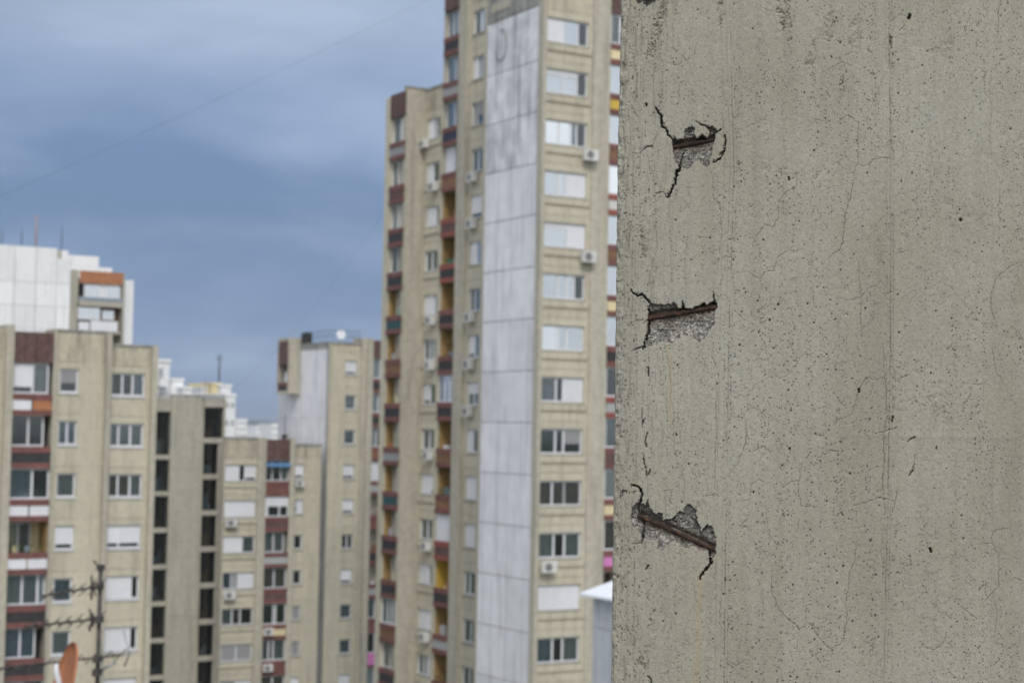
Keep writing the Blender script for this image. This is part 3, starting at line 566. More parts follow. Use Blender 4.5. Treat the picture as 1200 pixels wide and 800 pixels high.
# rust runs
def run(px0, py0, px1, py1, w, amt):
    a, b = wst(px0, py0), wst(px1, py1); k = np.clip((a[1] - TT) / (a[1] - b[1]), 0, 1); c = a[0] + (b[0] - a[0]) * k + (fbm(TT / 35, TT * 0, 2, 88) - .5) * 3
    m = np.exp(-((SS - c) / (w * (.6 + .7 * fbm(TT / 20, TT * 0 + 3, 2, 89)))) ** 2) * (TT < a[1]) * np.clip((TT - b[1]) / 30 + .4, 0, 1)
    RUST[...] = np.maximum(RUST, m * amt * (.6 + .5 * fbm(SS / 2, TT / 12, 3, 90)))
run(820.5, 676, 814, 870, 2.6, .55); run(783, 404, 786, 500, 1.5, .6); run(818, 402, 817, 460, 1.6, .16); run(787, 480, 783, 560, .8, .2); run(823, 195, 823, 330, 1.3, .16); run(792, 240, 791, 300, 1.2, .16); run(785, -30, 787, 60, 1.6, .2)
H -= H0
# positions on face, arris and return
ang = np.clip(-SS / RC, 0, math.pi / 2); over = np.maximum(0, -SS - arc)
U = np.where(SS >= 0, SS, -RC * np.sin(ang)); DD = np.where(SS >= 0, 0, RC * (1 - np.cos(ang)) + over)
NU, ND = -np.sin(ang), -np.cos(ang)
PU = (U + NU * H) / 1000; PD = (DD + ND * H) / 1000
X = W0.x + WU.x * PU + WD.x * PD; Y = W0.y + WU.y * PU + WD.y * PD; Z = EYE + TT / 1000
wall_base = Vector((W0.x, W0.y, EYE - 1.64))
wall = empty('concrete_wall', wall_base, 'weathered grey concrete wall close to the camera with three spalled holes baring rusty rebar', 'concrete wall')
co = np.stack([X - wall_base.x, Y - wall_base.y, Z - wall_base.z], -1).reshape(-1, 3).astype(np.float32)
nr, nc = SS.shape; idx = np.arange(nr * nc).reshape(nr, nc)
fq = np.stack([idx[:-1, :-1], idx[:-1, 1:], idx[1:, 1:], idx[1:, :-1]], -1).reshape(-1, 4).astype(np.int32)
me = bpy.data.meshes.new('wall_face'); me.vertices.add(len(co)); me.vertices.foreach_set('co', co.ravel())
me.loops.add(fq.size); me.loops.foreach_set('vertex_index', fq.ravel()); me.polygons.add(len(fq))
me.polygons.foreach_set('loop_start', np.arange(0, fq.size, 4, dtype=np.int32)); me.polygons.foreach_set('loop_total', np.full(len(fq), 4, np.int32))
me.polygons.foreach_set('use_smooth', np.ones(len(fq), bool)); me.update(calc_edges=True)
for nm, arr in (('dirt', DIRT_DARK), ('aggregate', AGG), ('rust', RUST)):
    at_ = me.attributes.new(nm, 'FLOAT', 'POINT'); at_.data.foreach_set('value', np.clip(arr, 0, 1).ravel().astype(np.float32))
wf = bpy.data.objects.new('wall_face', me); COL.objects.link(wf); wf.parent = wall
# concrete material
m, t, p = newmat('weathered_concrete'); me.materials.append(m)
g = nd(t, 'ShaderNodeTexCoord'); OC = g.outputs['Object']
def noise(sc, det=5, rough=.55, src=OC, dist=0.):
    n = nd(t, 'ShaderNodeTexNoise'); lk(t, src, n.inputs['Vector']); n.inputs['Scale'].default_value = sc; n.inputs['Detail'].default_value = det; n.inputs['Roughness'].default_value = rough; n.inputs['Distortion'].default_value = dist; return n.outputs['Fac']
def attr(nm): a = nd(t, 'ShaderNodeAttribute', attribute_name=nm); return a.outputs['Fac']
base = mixc(t, ramp(t, noise(5, 4), [(.35, 0.0), (.68, 1.0)]), (.338, .320, .258), (.380, .364, .305))
base = mixc(t, math_(t, 'MULTIPLY', ramp(t, noise(9, 5, .6, dist=.5), [(.52, 0.0), (.75, 1.0)]), .4), base, (.28, .268, .212))
mpv = nd(t, 'ShaderNodeMapping'); lk(t, OC, mpv.inputs[0]); mpv.inputs['Scale'].default_value = (1, 1, .07)
base = mixc(t, math_(t, 'MULTIPLY', ramp(t, noise(70, 4, .6, mpv.outputs[0]), [(.5, 0.0), (.8, 1.0)]), .35), base, (.24, .23, .20))
base = mixc(t, 1.0, base, ramp(t, noise(900, 3, .7), [(.28, .76), (.72, 1.21)]), 'MULTIPLY')
base = mixc(t, 1.0, base, ramp(t, noise(240, 3, .6), [(.3, .89), (.7, 1.10)]), 'MULTIPLY')
mpw = nd(t, 'ShaderNodeMapping'); lk(t, OC, mpw.inputs[0]); mpw.inputs['Scale'].default_value = (1, 1, .10)
base = mixc(t, 1.0, base, ramp(t, noise(17, 4, .6, mpw.outputs[0], .2), [(.32, (.90, .89, .87)), (.5, (1, 1, 1)), (.7, (1.05, 1.06, 1.07))]), 'MULTIPLY')
# fine pores: little dirt-filled dots
def dots(scale, thr, keep):
    v = nd(t, 'ShaderNodeTexVoronoi'); lk(t, OC, v.inputs['Vector']); v.inputs['Scale'].default_value = scale
    sp = nd(t, 'ShaderNodeSeparateColor'); lk(t, v.outputs['Color'], sp.inputs[0])
    k = math_(t, 'GREATER_THAN', sp.outputs[0], keep); rr = math_(t, 'MULTIPLY', sp.outputs[1], thr)
    return math_(t, 'MULTIPLY', math_(t, 'LESS_THAN', v.outputs['Distance'], rr), k)
po = math_(t, 'MAXIMUM', math_(t, 'MAXIMUM', dots(230, .30, .42), dots(400, .38, .42)), dots(130, .17, .6))
pm = ramp(t, noise(14, 3), [(.35, .25), (.6, 1.0)])
po = math_(t, 'MULTIPLY', po, pm)
base = mixc(t, math_(t, 'MULTIPLY', po, .74), base, (.085, .08, .065))
# crazing, very faint
vd = nd(t, 'ShaderNodeTexVoronoi', feature='DISTANCE_TO_EDGE'); wv = nd(t, 'ShaderNodeVectorMath', operation='ADD')
nn = nd(t, 'ShaderNodeTexNoise'); lk(t, OC, nn.inputs['Vector']); nn.inputs['Scale'].default_value = 45; nn.inputs['Detail'].default_value = 5
ns = nd(t, 'ShaderNodeVectorMath', operation='SCALE'); lk(t, nn.outputs['Color'], ns.inputs[0]); ns.inputs['Scale'].default_value = .022
lk(t, OC, wv.inputs[0]); lk(t, ns.outputs[0], wv.inputs[1]); lk(t, wv.outputs[0], vd.inputs['Vector']); vd.inputs['Scale'].default_value = 16
cz = math_(t, 'MULTIPLY', ramp(t, vd.outputs['Distance'], [(0, 1.0), (.010, 0.0)]), ramp(t, noise(11, 3), [(.5, 0.0), (.62, .42)]))
base = mixc(t, cz, base, (.13, .125, .105))
# exposed aggregate
va = nd(t, 'ShaderNodeTexVoronoi'); lk(t, OC, va.inputs['Vector']); va.inputs['Scale'].default_value = 420; sa = nd(t, 'ShaderNodeSeparateColor'); lk(t, va.outputs['Color'], sa.inputs[0])
agg = ramp(t, sa.outputs[0], [(0, (.12, .11, .095)), (.4, (.25, .235, .21)), (.8, (.37, .355, .33)), (1, (.60, .58, .55))])
agg = mixc(t, 1.0, agg, ramp(t, noise(700, 4, .7), [(.25, .55), (.75, 1.45)]), 'MULTIPLY')
vb = nd(t, 'ShaderNodeTexVoronoi'); lk(t, OC, vb.inputs['Vector']); vb.inputs['Scale'].default_value = 190; sb_ = nd(t, 'ShaderNodeSeparateColor'); lk(t, vb.outputs['Color'], sb_.inputs[0])
agg = mixc(t, math_(t, 'MULTIPLY', math_(t, 'GREATER_THAN', sb_.outputs[0], .62), ramp(t, vb.outputs['Distance'], [(.30, 1.0), (.40, 0.0)])), agg, ramp(t, sb_.outputs[1], [(0, (.09, .08, .075)), (.5, (.26, .235, .20)), (1, (.50, .49, .46))]))
agg = mixc(t, .18, agg, (.25, .235, .215))
agg = mixc(t, 1.0, agg, ramp(t, noise(60, 3, .6), [(.3, .65), (.7, 1.4)]), 'MULTIPLY')
c = mixc(t, attr('aggregate'), base, agg)
rin = mixc(t, ramp(t, noise(260, 3), [(.35, 0.0), (.65, 1.0)]), (.12, .06, .032), (.30, .19, .11))
c = mixc(t, math_(t, 'MULTIPLY', attr('rust'), .85), c, mixc(t, attr('aggregate'), (.40, .29, .165), rin))
c = mixc(t, math_(t, 'MULTIPLY', attr('dirt'), .88), c, (.028, .023, .017))
lk(t, c, p.inputs['Base Color']); p.inputs['Roughness'].default_value = .88; p.inputs['Specular IOR Level'].default_value = .25
bh = math_(t, 'ADD', math_(t, 'MULTIPLY', noise(1100, 3, .7), .00035), math_(t, 'MULTIPLY', po, -.0006))
bh = math_(t, 'ADD', bh, math_(t, 'MULTIPLY', noise(330, 3, .6), .0005))
bh = math_(t, 'ADD', bh, math_(t, 'MULTIPLY', cz, -.0005))
bh = math_(t, 'ADD', bh, math_(t, 'MULTIPLY', math_(t, 'MULTIPLY', attr('aggregate'), noise(520, 4, .7)), .003))
bp = nd(t, 'ShaderNodeBump'); bp.inputs['Strength'].default_value = .8; bp.inputs['Distance'].default_value = 1.0; lk(t, bh, bp.inputs['Height']); lk(t, bp.outputs[0], p.inputs['Normal'])
CONC = m
# body of the wall behind the face
def wl(u, d, z): v = W0 + WU * u + WD * d; return (v.x - wall_base.x, v.y - wall_base.y, z)
V, Fc = [], []
for b in [(.03, 1.9, .03, .30, 0, 3.0)]:
    V += [wl(*q) for q in box_pts(*b)]; Fc += BF
M['conc'] = CONC; mesh_obj('wall_core', V, Fc, 'conc', wall)
# rebars
def rebar_mat(name, c1, c2, c3):
    m, t, p = newmat(name); g = nd(t, 'ShaderNodeTexCoord')
    def nz(s, d=5): n = nd(t, 'ShaderNodeTexNoise'); lk(t, g.outputs['Object'], n.inputs['Vector']); n.inputs['Scale'].default_value = s; n.inputs['Detail'].default_value = d; n.inputs['Roughness'].default_value = .65; return n.outputs['Fac']
    c = ramp(t, nz(160), [(.34, c1), (.56, c2), (.74, c3)]); lk(t, c, p.inputs['Base Color']); p.inputs['Roughness'].default_value = .75
    b = nd(t, 'ShaderNodeBump'); b.inputs['Strength'].default_value = .9; b.inputs['Distance'].default_value = .002; lk(t, nz(600), b.inputs['Height']); lk(t, b.outputs[0], p.inputs['Normal']); return m
M['rust'] = rebar_mat('rusty_steel', (.018, .011, .008), (.05, .024, .014), (.20, .075, .03))
M['rustd'] = rebar_mat('dark_rusty_steel', (.012, .009, .008), (.035, .018, .012), (.09, .04, .02))
def rebar(bar, r, dep, mat, label, sag=0., seed=0):
    a, b = [wst(*q) for q in bar]; a, b = Vector(a), Vector(b); d = (b - a).normalized(); a = a - d * 4; b = b + d * 4
    n = 150; seg = 20; V, Fc = [], []; rnn = random.Random(seed)
    nrm = Vector((-d.y, d.x))
    for i in range(n + 1):
        f = i / n; c = a + (b - a) * f; ctr = c + nrm * (math.sin(f * math.pi) * sag)
        for k in range(seg):
            th = 2 * math.pi * k / seg
            rib = .30 if (i + int(k * .35)) % 9 < 2 else 0
            kk = min(k, seg - k); fl = float(fbm(np.array([i * .16 + seed]), np.array([kk * .45]), 3, seed)[0]) - .5; f2 = float(fbm(np.array([i * .55 + seed]), np.array([kk * .9]), 2, seed + 3)[0]) - .5
            rr = r * (1 + .55 * fl + .38 * f2) + rib * .5
            off = math.cos(th) * rr; dd = dep + math.sin(th) * rr
            uu, zz = ctr.x + nrm.x * off, ctr.y + nrm.y * off
            P = W0 + WU * (uu / 1000) + WD * (dd / 1000); V.append((P.x - wall_base.x, P.y - wall_base.y, EYE + zz / 1000 - wall_base.z))
    for i in range(n):
        for k in range(seg): q = i * seg; Fc.append((q + k, q + seg + k, q + seg + (k + 1) % seg, q + (k + 1) % seg))
    Fc.append(tuple(range(seg))); Fc.append(tuple(n * seg + k for k in reversed(range(seg))))
    o = mesh_obj('rebar', V, Fc, mat, wall, True); o['label'] = label; return o
rebar(bar1, 2.3, 6.6, 'rustd', 'dark rusty bar in the uppermost hole', seed=3)
rebar(bar2, 2.8, 4.9, 'rust', 'brown rusty bar slanting up to the right in the middle hole', seed=5)
rebar(bar3, 2.15, 3.8, 'rust', 'rusty bar slanting down to the right in the lowest hole', seed=9)

# ================================================================== 2. tall tower
ZB = 0.0
T = Bld('apartment_tower', 'tallest tower, blank white panelled side and red balconies, left of the near concrete wall', 'apartment tower', 630.5, 91.3, 630.5)
TF = Fac(T, 'F', 0); TS = Fac(T, 'L', 0)
ztop = TF.z(TF.a(660), -28)
a = TF.a
p0, p1, p2, p3, p4 = 0, a(633), a(688), a(703.5), a(708.5)
zc, pit_ = TF.rows(a(660), 38, 761, 13, 1)
bay(TF, p1, p2, a(633.6), a(683.5), zc, 1.36, pit_, ['s.4 b.38 d.22', 't.42 t.33 d.22', 'B.34 B.3 v.14 d.22', 'c.33 b.2 s.45', 't.58 s.42', 'b.36 c.22 b.2 d.22', 'B.38 c.22 e.38', 'g.36 d.18 s.45', 'k.36 d.2 y.42', 'o.3 o.3 v.0001 o.38', 'g.36 d.26 g.36', 's.56 s.44', 'n.36 d.24 g.36', 's1 g1'], ztop, ZB, ledge=True, joint=.42)
pilaster(TF, p1 - .0, p1 + .001, ztop, ZB, .0)
boxes('pilaster', [(-.10, p1 - .003, -.10, -TS.a(626), ZB, ztop + .15)], 'pil', T.root)
TF.bx('pilaster', [(p2 + .003, p3, -.05, 1.6, ZB, ztop + .1)], 'pil'); TF.bx('pilaster', [(p3 + .003, p4, -.08, 1.6, ZB, ztop + .2)], 'pil')
for i, (px, w) in {2: (676, 0), 4: (675.5, 0), 10: (634.5, 0)}.items(): ac_unit(TF, a(px, 485), zc[i] - 1.36 / 2 - .72, .85, .6, -.48)
zr, pb = TF.rows(a(718), 56, 588, 10, 5)
a5 = a(745)
balconies(TF, p4 + .01, a5, zr, pb, [
 dict(enc='g.3 b.3 d.4', inf='palecream'), dict(inf='yellow', enc='b.5 b.2 d.5', rail='red'), dict(enc='b1', inf='brown', dep=0), dict(enc='B.6 B.6', inf='ac', rail='redb'), dict(enc='c.5 d.5', inf='brown'), dict(enc='b.5 b.5', rail='red', inf='palecream'),
 dict(enc='b1 b1', inf='dark'), dict(enc='d.4 g.5', inf='curtg', rail='redb'), dict(enc='g1 d1', inf='maroon'), dict(enc='b.5 d.5', inf='palecream'), dict(enc='o.5 d.5', inf='pink'), dict(win='g1 d1', inf='teal'), dict(enc='g1 g1', inf='dark')], ztop, ZB)
# blank white side
w0, w1 = TS.a(563.5), TS.a(625.8)
zjy = [70, 131, 191, 251, 311.5, 372, 433, 494.5, 556, 618, 680, 742]
zj, pj = TS.rows(TS.a(625.5), 70, 742, 12, 2)
zcap = TS.z(TS.a(625), 6)
edges = [zcap] + zj
mid = TS.a(594.5)
for i in range(len(edges) - 1):
    zt, zb = edges[i], edges[i + 1]
    for (q0, q1) in ((w0, mid), (mid, w1)):
        TS.bx('wall_panel', [(q0 + .02, q1 - .02, random.uniform(-.015, .0), .25, zb + .025, zt - .025)], 'whitetop' if i < 3 else 'white')
TS.bx('lower_wall', [(w0 + .02, w1 - .02, 0, .25, ZB, edges[-1] - .03)], 'white')
TS.bx('joint_backing', [(w0 + .01, w1 - .01, .03, .3, ZB, zcap)], 'dirty')
TS.bx('parapet_panel', [(w0, mid - .02, -.03, .3, zcap + .02, ztop)], 'dirty'); TS.bx('parapet_panel', [(mid + .02, w1, -.03, .3, zcap + .02, ztop)], 'dirty')
TS.bx('parapet_recess', [(w0 + .5, mid - .4, -.06, -.032, zcap + .55, zcap + 1.05)], 'pil')
hk = [(587, 36), (591, 34), (594, 38), (594.5, 55), (592, 66), (588, 71), (584, 69), (582, 62)]
tube('hook_stain', [TS.m(TS.a(x, y), -.06, TS.z(TS.a(x, y), y)) for x, y in hk], .035, 'dirty', T.root, 6)  # raised tube stands in for the hook-shaped grime stain on the panel
boxes('end_wall', [(.003, 2.2, -w0 + .003, -w0 + .25, ZB, ztop)], 'pil', T.root)
# rear part of the left side, set back
OFFX = 2.5
TL = Fac(T, 'L', OFFX); a = TL.a
ztl = TL.z(a(528), -14)
c1a, c1b = a(543), a(566)
zc, pit_ = TL.rows(a(552), 25.5, 738.5, 14, 1)
bay(TL, c1a, c1b, a(546.3), a(560), zc, 1.42, pit_, ['g.5 b.4', 's.35 d.3 v.3', 'g.3 y.7', 'g1 g1', 'h1', 's.5 c.5', 'g.4 n.6', 'h.5 g.5', 'u.5 u.5', 's.5 d.5', 's1', 's.8 g.2', 'v.4 d.5', 'g.6 d.4', 'g.5 d.4'], ztl, ZB, joint=.5)
for i in (3, 4, 6, 7, 8): ac_unit(TL, a(548), zc[i] - 1.36, .85, .6, -.4)
pilaster(TL, a(533.7), c1a - .003, ztl + .15, ZB, .25)
zr, pb = TL.rows(a(523.5), 46, 747, 14, 2)
rows2 = [dict(enc='v.3 v.3 v.4', inf='dark', dep=.6), dict(enc='v.5 v.5', inf='greyblind', dep=.6), dict(enc='v.4 g.4', inf='navy', dep=.5), dict(enc='s.6 d.5', inf='brown', dep=.5), dict(back='brown', win='', inf='maroon', rail='redb'), dict(back='ochre', win='', inf='dark', rail='redb', plant=1), dict(back='ochre', win='', inf='dark'), dict(back='brown', win='s.5 d.5', inf='dark'),
 dict(enc='g.3 c.4 c.4', inf='dark'), dict(back='ochre', win='', inf='brown'), dict(back='maroon', win='', inf='brown', plant=1), dict(enc='s.5 s.5', inf='maroon', rail='redb'), dict(back='yellow', sidec='yellow', win='', inf='dark'), dict(back='ochre', win='', inf='curtg', cloth=None), dict(back='dark', win='', inf='dark', plant=1), dict(back='brown', win='s.4 d.5', inf='dark')]
balconies(TL, a(514), a(533.6), zr, pb, rows2, ztl, ZB, p=.16)
# lower section of the set-back side
zl3 = TL.z(a(512), 100)
zc3, pit3 = TL.rows(a(503), 150, 779, 13, 1)
bay(TL, a(490.5), a(513.9), a(494), a(509.5), zc3, 1.32, pit3, ['s.4 d.2 v.4', 's.4 g.6', 's.7 d.3', 'g.4 v.5', 's.8 g.3', 'v.4 g.3 v.3', 'h.5 n.5', 'n.5 v.5', 's.7 h.3', 'g.5 v.5', 's.7 g.3', 's1 s.3', 'g.4 g.3 s.3'], zl3, ZB, ledge=True, joint=.5)
for i in (0, 1, 4, 5, 7, 9, 11): ac_unit(TL, a(491 if i == 0 else 503), zc3[i] - 1.28 - (0 if i else -.1), .8, .55, -.42)
# step outwards: front-facing strip and the last balcony stack
ys = -a(491.2)
TG = Fac(T, 'F', ys)
x5 = TG.a(469)
zl4 = TG.z(TG.a(480), 104.5)
zz = zl4; n = 0
while zz > ZB + 3:
    nz = zz - (2.8 if n else 2.2)
    TG.bx('wall_panel', [(x5 + .003, OFFX - .003, 0, .3, nz + .02, zz - .004 if n else zz)], 'pil' if n else 'creamtop'); zz = nz; n += 1
TG.bx('joint_backing', [(x5 + .05, OFFX - .03, .05, .5, ZB, zl4 - .2)], 'greige')
TH = Fac(T, 'L', x5); a = TH.a
zr5, pb5 = TH.rows(a(460), 170, 786, 13, 1)
zl5 = TH.z(a(462), 109)
rows5 = [dict(enc='v.5 s.5', inf='greyblind', dep=.3), dict(enc='d.3 b.3 b.3', inf='maroon', dep=.4), dict(enc='v.3 d.2 v.4', inf='dark', dep=.2), dict(enc='g.5 n.5', inf='dark', dep=.6), dict(back='ochre', win='', inf='teal'), dict(back='ochre', win='', inf='brown', rail='red'), dict(back='brown', win='', inf='dark'), dict(back='palecream', win='', inf='greyblind'), dict(back='brown', win='v.4 g.5', inf='teal'), dict(back='ochre', win='', inf='dark'), dict(back='brown', win='', inf='dark'), dict(enc='v.4 g.3 n.3', inf='brown'), dict(enc='g.5 g.5', inf='dark', dep=.5)]
# the topmost stack entry lies above rail 0, so shift the list by one
balconies(TH, a(452), a(468.6), zr5, pb5, rows5, zl5, ZB, p=.14)
pilaster(TH, a(468.6) + .003, a(469.0) + .02, zl5, ZB, 0, back=1.4)
TH.bx('pilaster', [(a(446), a(452) - .003, -.08, 1.6, ZB, zl5 - .1)], 'cream')
yb = -a(446)
boxes('core', [(1.7, 13, 1.7, -w0 - .05, ZB, ztop - .1), (OFFX + 1.6, 13, -w0 + .3, -TL.a(514), ZB, ztl - .1), (OFFX + 1.6, 13, -TL.a(514) + .003, ys + .6, ZB, zl3 - .1), (x5 + 1.6, 13, ys + .605, yb, ZB, zl5 - .3), (x5 + .1, x5 + 1.6, ys + 1.0, ys + 1.05, ZB, zl5 - .5)], 'greige', T.root)
boxes('end_wall', [(OFFX + .003, OFFX + 1.6, -TL.a(514) + .003, -TL.a(514) + .25, zl3 - .2, ztl)], 'pil', T.root)
boxes('roof_edge', [(x5 - .05, OFFX, ys - .04, ys + .3, zl4 + .003, zl4 + .14), (OFFX - .06, OFFX + .3, -TL.a(514), ys - .045, zl3 + .003, zl3 + .12)], 'dirty', T.root)

# ================================================================== 3. left building
LBn = Bld('apartment_building', 'cream apartment block at the left edge with a red balcony stack between its window columns', 'apartment block', 80, 91.2, -60)
LF = Fac(LBn, 'F', 0); a = LF.a
zt1, zt2 = LF.z(a(90), 389), LF.z(a(150), 406)
zc, pt = LF.rows(a(80), 446, 753, 6, 1)
bay(LF, a(63.5), a(121.5), a(68.5), a(91), zc, 1.28, pt, ['y1', 'n.5 n.5', 'g1', 'h1', 'n1', 'g1', 'n1'], zt1, ZB, joint=.36, fsill='shutter')
zc2, pt2 = LF.rows(a(149), 450.5, 748, 6, 1)
bay(LF, a(127.5), a(175), a(129), a(169), zc2, 1.26, pt2, ['d.33 d.33 n.33', 'g.25 g.38 g.36', 'o.27 o.38 g.33', 'h.35 h.65', 's.8 d.2', 's.8 d.2', 's1'], zt2, ZB, joint=.36, fsill='shutter')
LF.bx('pilaster', [(a(121.5) + .003, a(127.5) - .003, -.3, 1.6, ZB, zt1 - .05)], 'pil'); LF.bx('pilaster', [(a(175) + .003, a(181.5), -.3, 6, ZB, zt2 + .1)], 'pil')
LF.bx('pilaster', [(a(60) + .003, a(63.5) - .003, -.18, 1.6, ZB, zt1 + .12)], 'pil'); LF.bx('pilaster', [(a(3), a(12.5) - .003, -.35, 1.6, ZB, zt1 + .22)], 'pil')
zr, pb = LF.rows(a(38), 465, 775, 6, 1)
ptop = LF.z(a(38), 389)
balconies(LF, a(12.5), a(60), zr, pb, [dict(enc='h.56 g.42', inf='shutter', split='orange', r=.09), dict(enc='d.5 d.42', inf='dark', r=.16, dep=.1), dict(enc='n.5 d.36', inf='shutter', split='shutter'), dict(back='palecream', win='d.5 o.5', inf='shutter', split='shutter', plant=1), dict(enc='g.4 g.4 v.15', inf='dark', dep=.3), dict(enc='n.45 n.4', inf='dark', r=.2, dep=.4), dict(enc='g1 d1', inf='dark')], ptop, ZB, p=.2)
zc0, pt0 = LF.rows(a(-15), 442, 750, 6, 1)
bay(LF, a(-60), a(3) - .003, a(-30), a(-4), zc0, 1.28, pt0, ['s1', 'g1', 'n.5 g.5'], zt1, ZB, joint=.36, fsill='shutter')
boxes('core', [(0.3, a(121.5), 1.65, 12, ZB, zt1 - .15), (a(121.5) + .003, a(175), 1.65, 12, ZB, zt2 - .15)], 'greige', LBn.root)
boxes('roof_edge', [(a(63.5), a(121.5), -.06, .3, zt1 + .003, zt1 + .12), (a(127.5), a(175), -.06, .3, zt2 + .003, zt2 + .12)], 'dirty', LBn.root)

# ================================================================== 4. stair block
SBn = Bld('stair_block', 'plain grey-beige stair block with two columns of dark openings, right of the left cream block', 'building', 191, 130.8, 176)
SF = Fac(SBn, 'F', 0); a = SF.a; zt = SF.z(a(220), 466)
def opening_column(fc, q0, q1, cols, y0, y1, n, h, first=None, px=191):
    zs, pt = fc.rows(fc.a(px), y0, y1, n, 1)
    for i, z in enumerate(zs):
        hh = first if (i == 0 and first) else h; top = z + h / 2; bot = top - hh if not (i == 0 and first) else z - h / 2
        top = z - h / 2 + hh if (i == 0 and first) else top
        w = fc.bx('loggia_window', [(q0 + .01, q1 - .01, .2, .26, bot + .02, bot + .08), (q0 + .01, q1 - .01, .2, .26, top - .08, top - .02), ((q0 + q1) / 2 - .03, (q0 + q1) / 2 + .03, .2, .26, bot + .08, top - .08), (q0 + .01, q1 - .01, .203, .257, z, z + .05)], 'steel')
        fc.bx('pane', [(q0 + .01, q1 - .01, .225, .235, bot + .08, top - .08)], 'pane', w)
        rc = random.Random(i * 5 + px); fc.bx('reflection_boxes', [(q0 + .1 + .3 * q, q0 + .34 + .3 * q, .5 + .1 * q, .7 + .1 * q, bot + .08, bot + rc.uniform(.3, 1.3)) for q in range(3)], rc.choice(('curtb', 'brown', 'curtg')), w)  # boxes added behind the pane to imitate soft reflections
        fc.bx('spandrel', [(q0 + .004, q1 - .004, .02, 1.2, bot - (pt - h) + .01, bot - .003)], 'greige')
    fc.bx('spandrel', [(q0 + .004, q1 - .004, .02, 1.2, zs[0] - h / 2 + (first or h) + .003, zt)], 'greige')
    fc.bx('room_backing', [(q0 + .01, q1 - .01, 1.5, 1.55, ZB, zt - .2)], 'room')
    fc.bx('lower_wall', [(q0 + .004, q1 - .004, .02, 1.2, ZB, zs[-1] - h / 2 - (pt - h) - .003)], 'greige')
opening_column(SF, a(182.5), a(200.5), 0, 514, 772, 7, 2.42, 3.3, 191)
opening_column(SF, a(240), a(262), 0, 495, 749.5, 7, 2.38, None, 251)
SF.bx('pilaster', [(0, a(182.5), -.15, 1.6, ZB, zt)], 'pil'); SF.bx('pilaster', [(a(200.5), a(201.5), -.12, 1.6, ZB, zt)], 'pil')
zz = zt + .12; 
for (q0, q1, mt) in ((a(201.5) + .004, a(235.5), 'greige'),):
    zj_ = zt + .12
    while zj_ > ZB + 6: SF.bx('wall_panel', [(q0, q1, -.1, .25, zj_ - 5.58, zj_)], mt); zj_ -= 5.6
    SF.bx('joint_backing', [(q0, q1, -.05, .3, ZB, zt)], 'greige')
SF.bx('pilaster', [(a(235.5) + .004, a(240) - .003, .12, 1.6, ZB, zt)], 'pil'); SF.bx('pilaster', [(a(262) + .003, a(264), -.1, 1.6, ZB, zt)], 'pil')
SF.bx('roof_edge', [(0, a(264), -.12, .3, zt + .125, zt + .25)], 'dirty')
boxes('core', [(.1, a(264) - .05, 1.65, 11, ZB, zt - .1)], 'greige', SBn.root)

# ================================================================== 5. middle building
MBn = Bld('apartment_building', 'lower cream block in middle distance with blue awning on its top balcony', 'apartment block', 283, 132.4, 264.5)
MF = Fac(MBn, 'F', 0); a = MF.a; zt = MF.z(a(285), 514); ztr = MF.z(a(360), 522)
zc, pt = MF.rows(a(283), 554, 764.5, 6, 1)
bay(MF, .003, a(303.5), a(265.5), a(302.5), zc, 1.30, pt, ['s.45 d.2 h.35', 's.9 s.5', 's.62 g.38', 'n.28 v.12 k.1 s.5', 'g.3 o.25 d.35', 'x.5 x.5', 'x.5 s.5'], zt, ZB, ledge=True, joint=.45)
for i in (1, 3): ac_unit(MF, a(266.5), zc[i] - 1.35, .85, .6, -.45)
MF.bx('pilaster', [(a(303.5) + .003, a(312.5), -.2, 1.6, ZB, zt + .1)], 'pil'); MF.bx('pilaster', [(a(340.5), a(346), -.2, 1.6, ZB, zt + .1)], 'pil')
zr, pb = MF.rows(a(326), 566, 776, 6, 1)
balconies(MF, a(312.5) + .003, a(340.5) - .003, zr, pb, [dict(enc='d.3 d.4 g.3', inf='red', blind=('blue', .3), dep=.3), dict(enc='s.1 u.6 u.4', inf='maroon'), dict(enc='g.4 g.4', inf='curtg', dep=.4, r=.12), dict(enc='o.5 o.5', inf='maroon', dep=.2), dict(enc='k.45 d.1 k.4', inf='palecream', ac=1), dict(enc='g.3 d.2 g.5', inf='red', ac=1), dict(enc='o1 o1')], zt + .0, ZB, p=.15)
MF.bx('awning', [(a(313), a(340.3), -.35, -.02, MF.z(a(326), 546.5), MF.z(a(326), 542.5))], 'blue')
zc3, pt3 = MF.rows(a(351), 552, 759.5, 6, 1)
bay(MF, a(346) + .003, a(378), a(347.6), a(357.8), zc3, 1.12, pt3, ['h1', 'y.5 s1', 'd1', 'd1', 'x1', 'x1', 'h1'], ztr, ZB, joint=.5)
MF.bx('roof_edge', [(0, a(303.5), -.06, .3, zt + .003, zt + .15), (a(346) + .003, a(378), -.06, .3, ztr + .003, ztr + .15)], 'dirty')
boxes('core', [(.1, a(346), 1.65, 9, ZB, zt - .1), (a(346) + .003, a(378), .75, 9, ZB, ztr - .1)], 'greige', MBn.root)
ac_unit(MF, a(347), zc3[0] - 1.2, .7, .5, -.4)

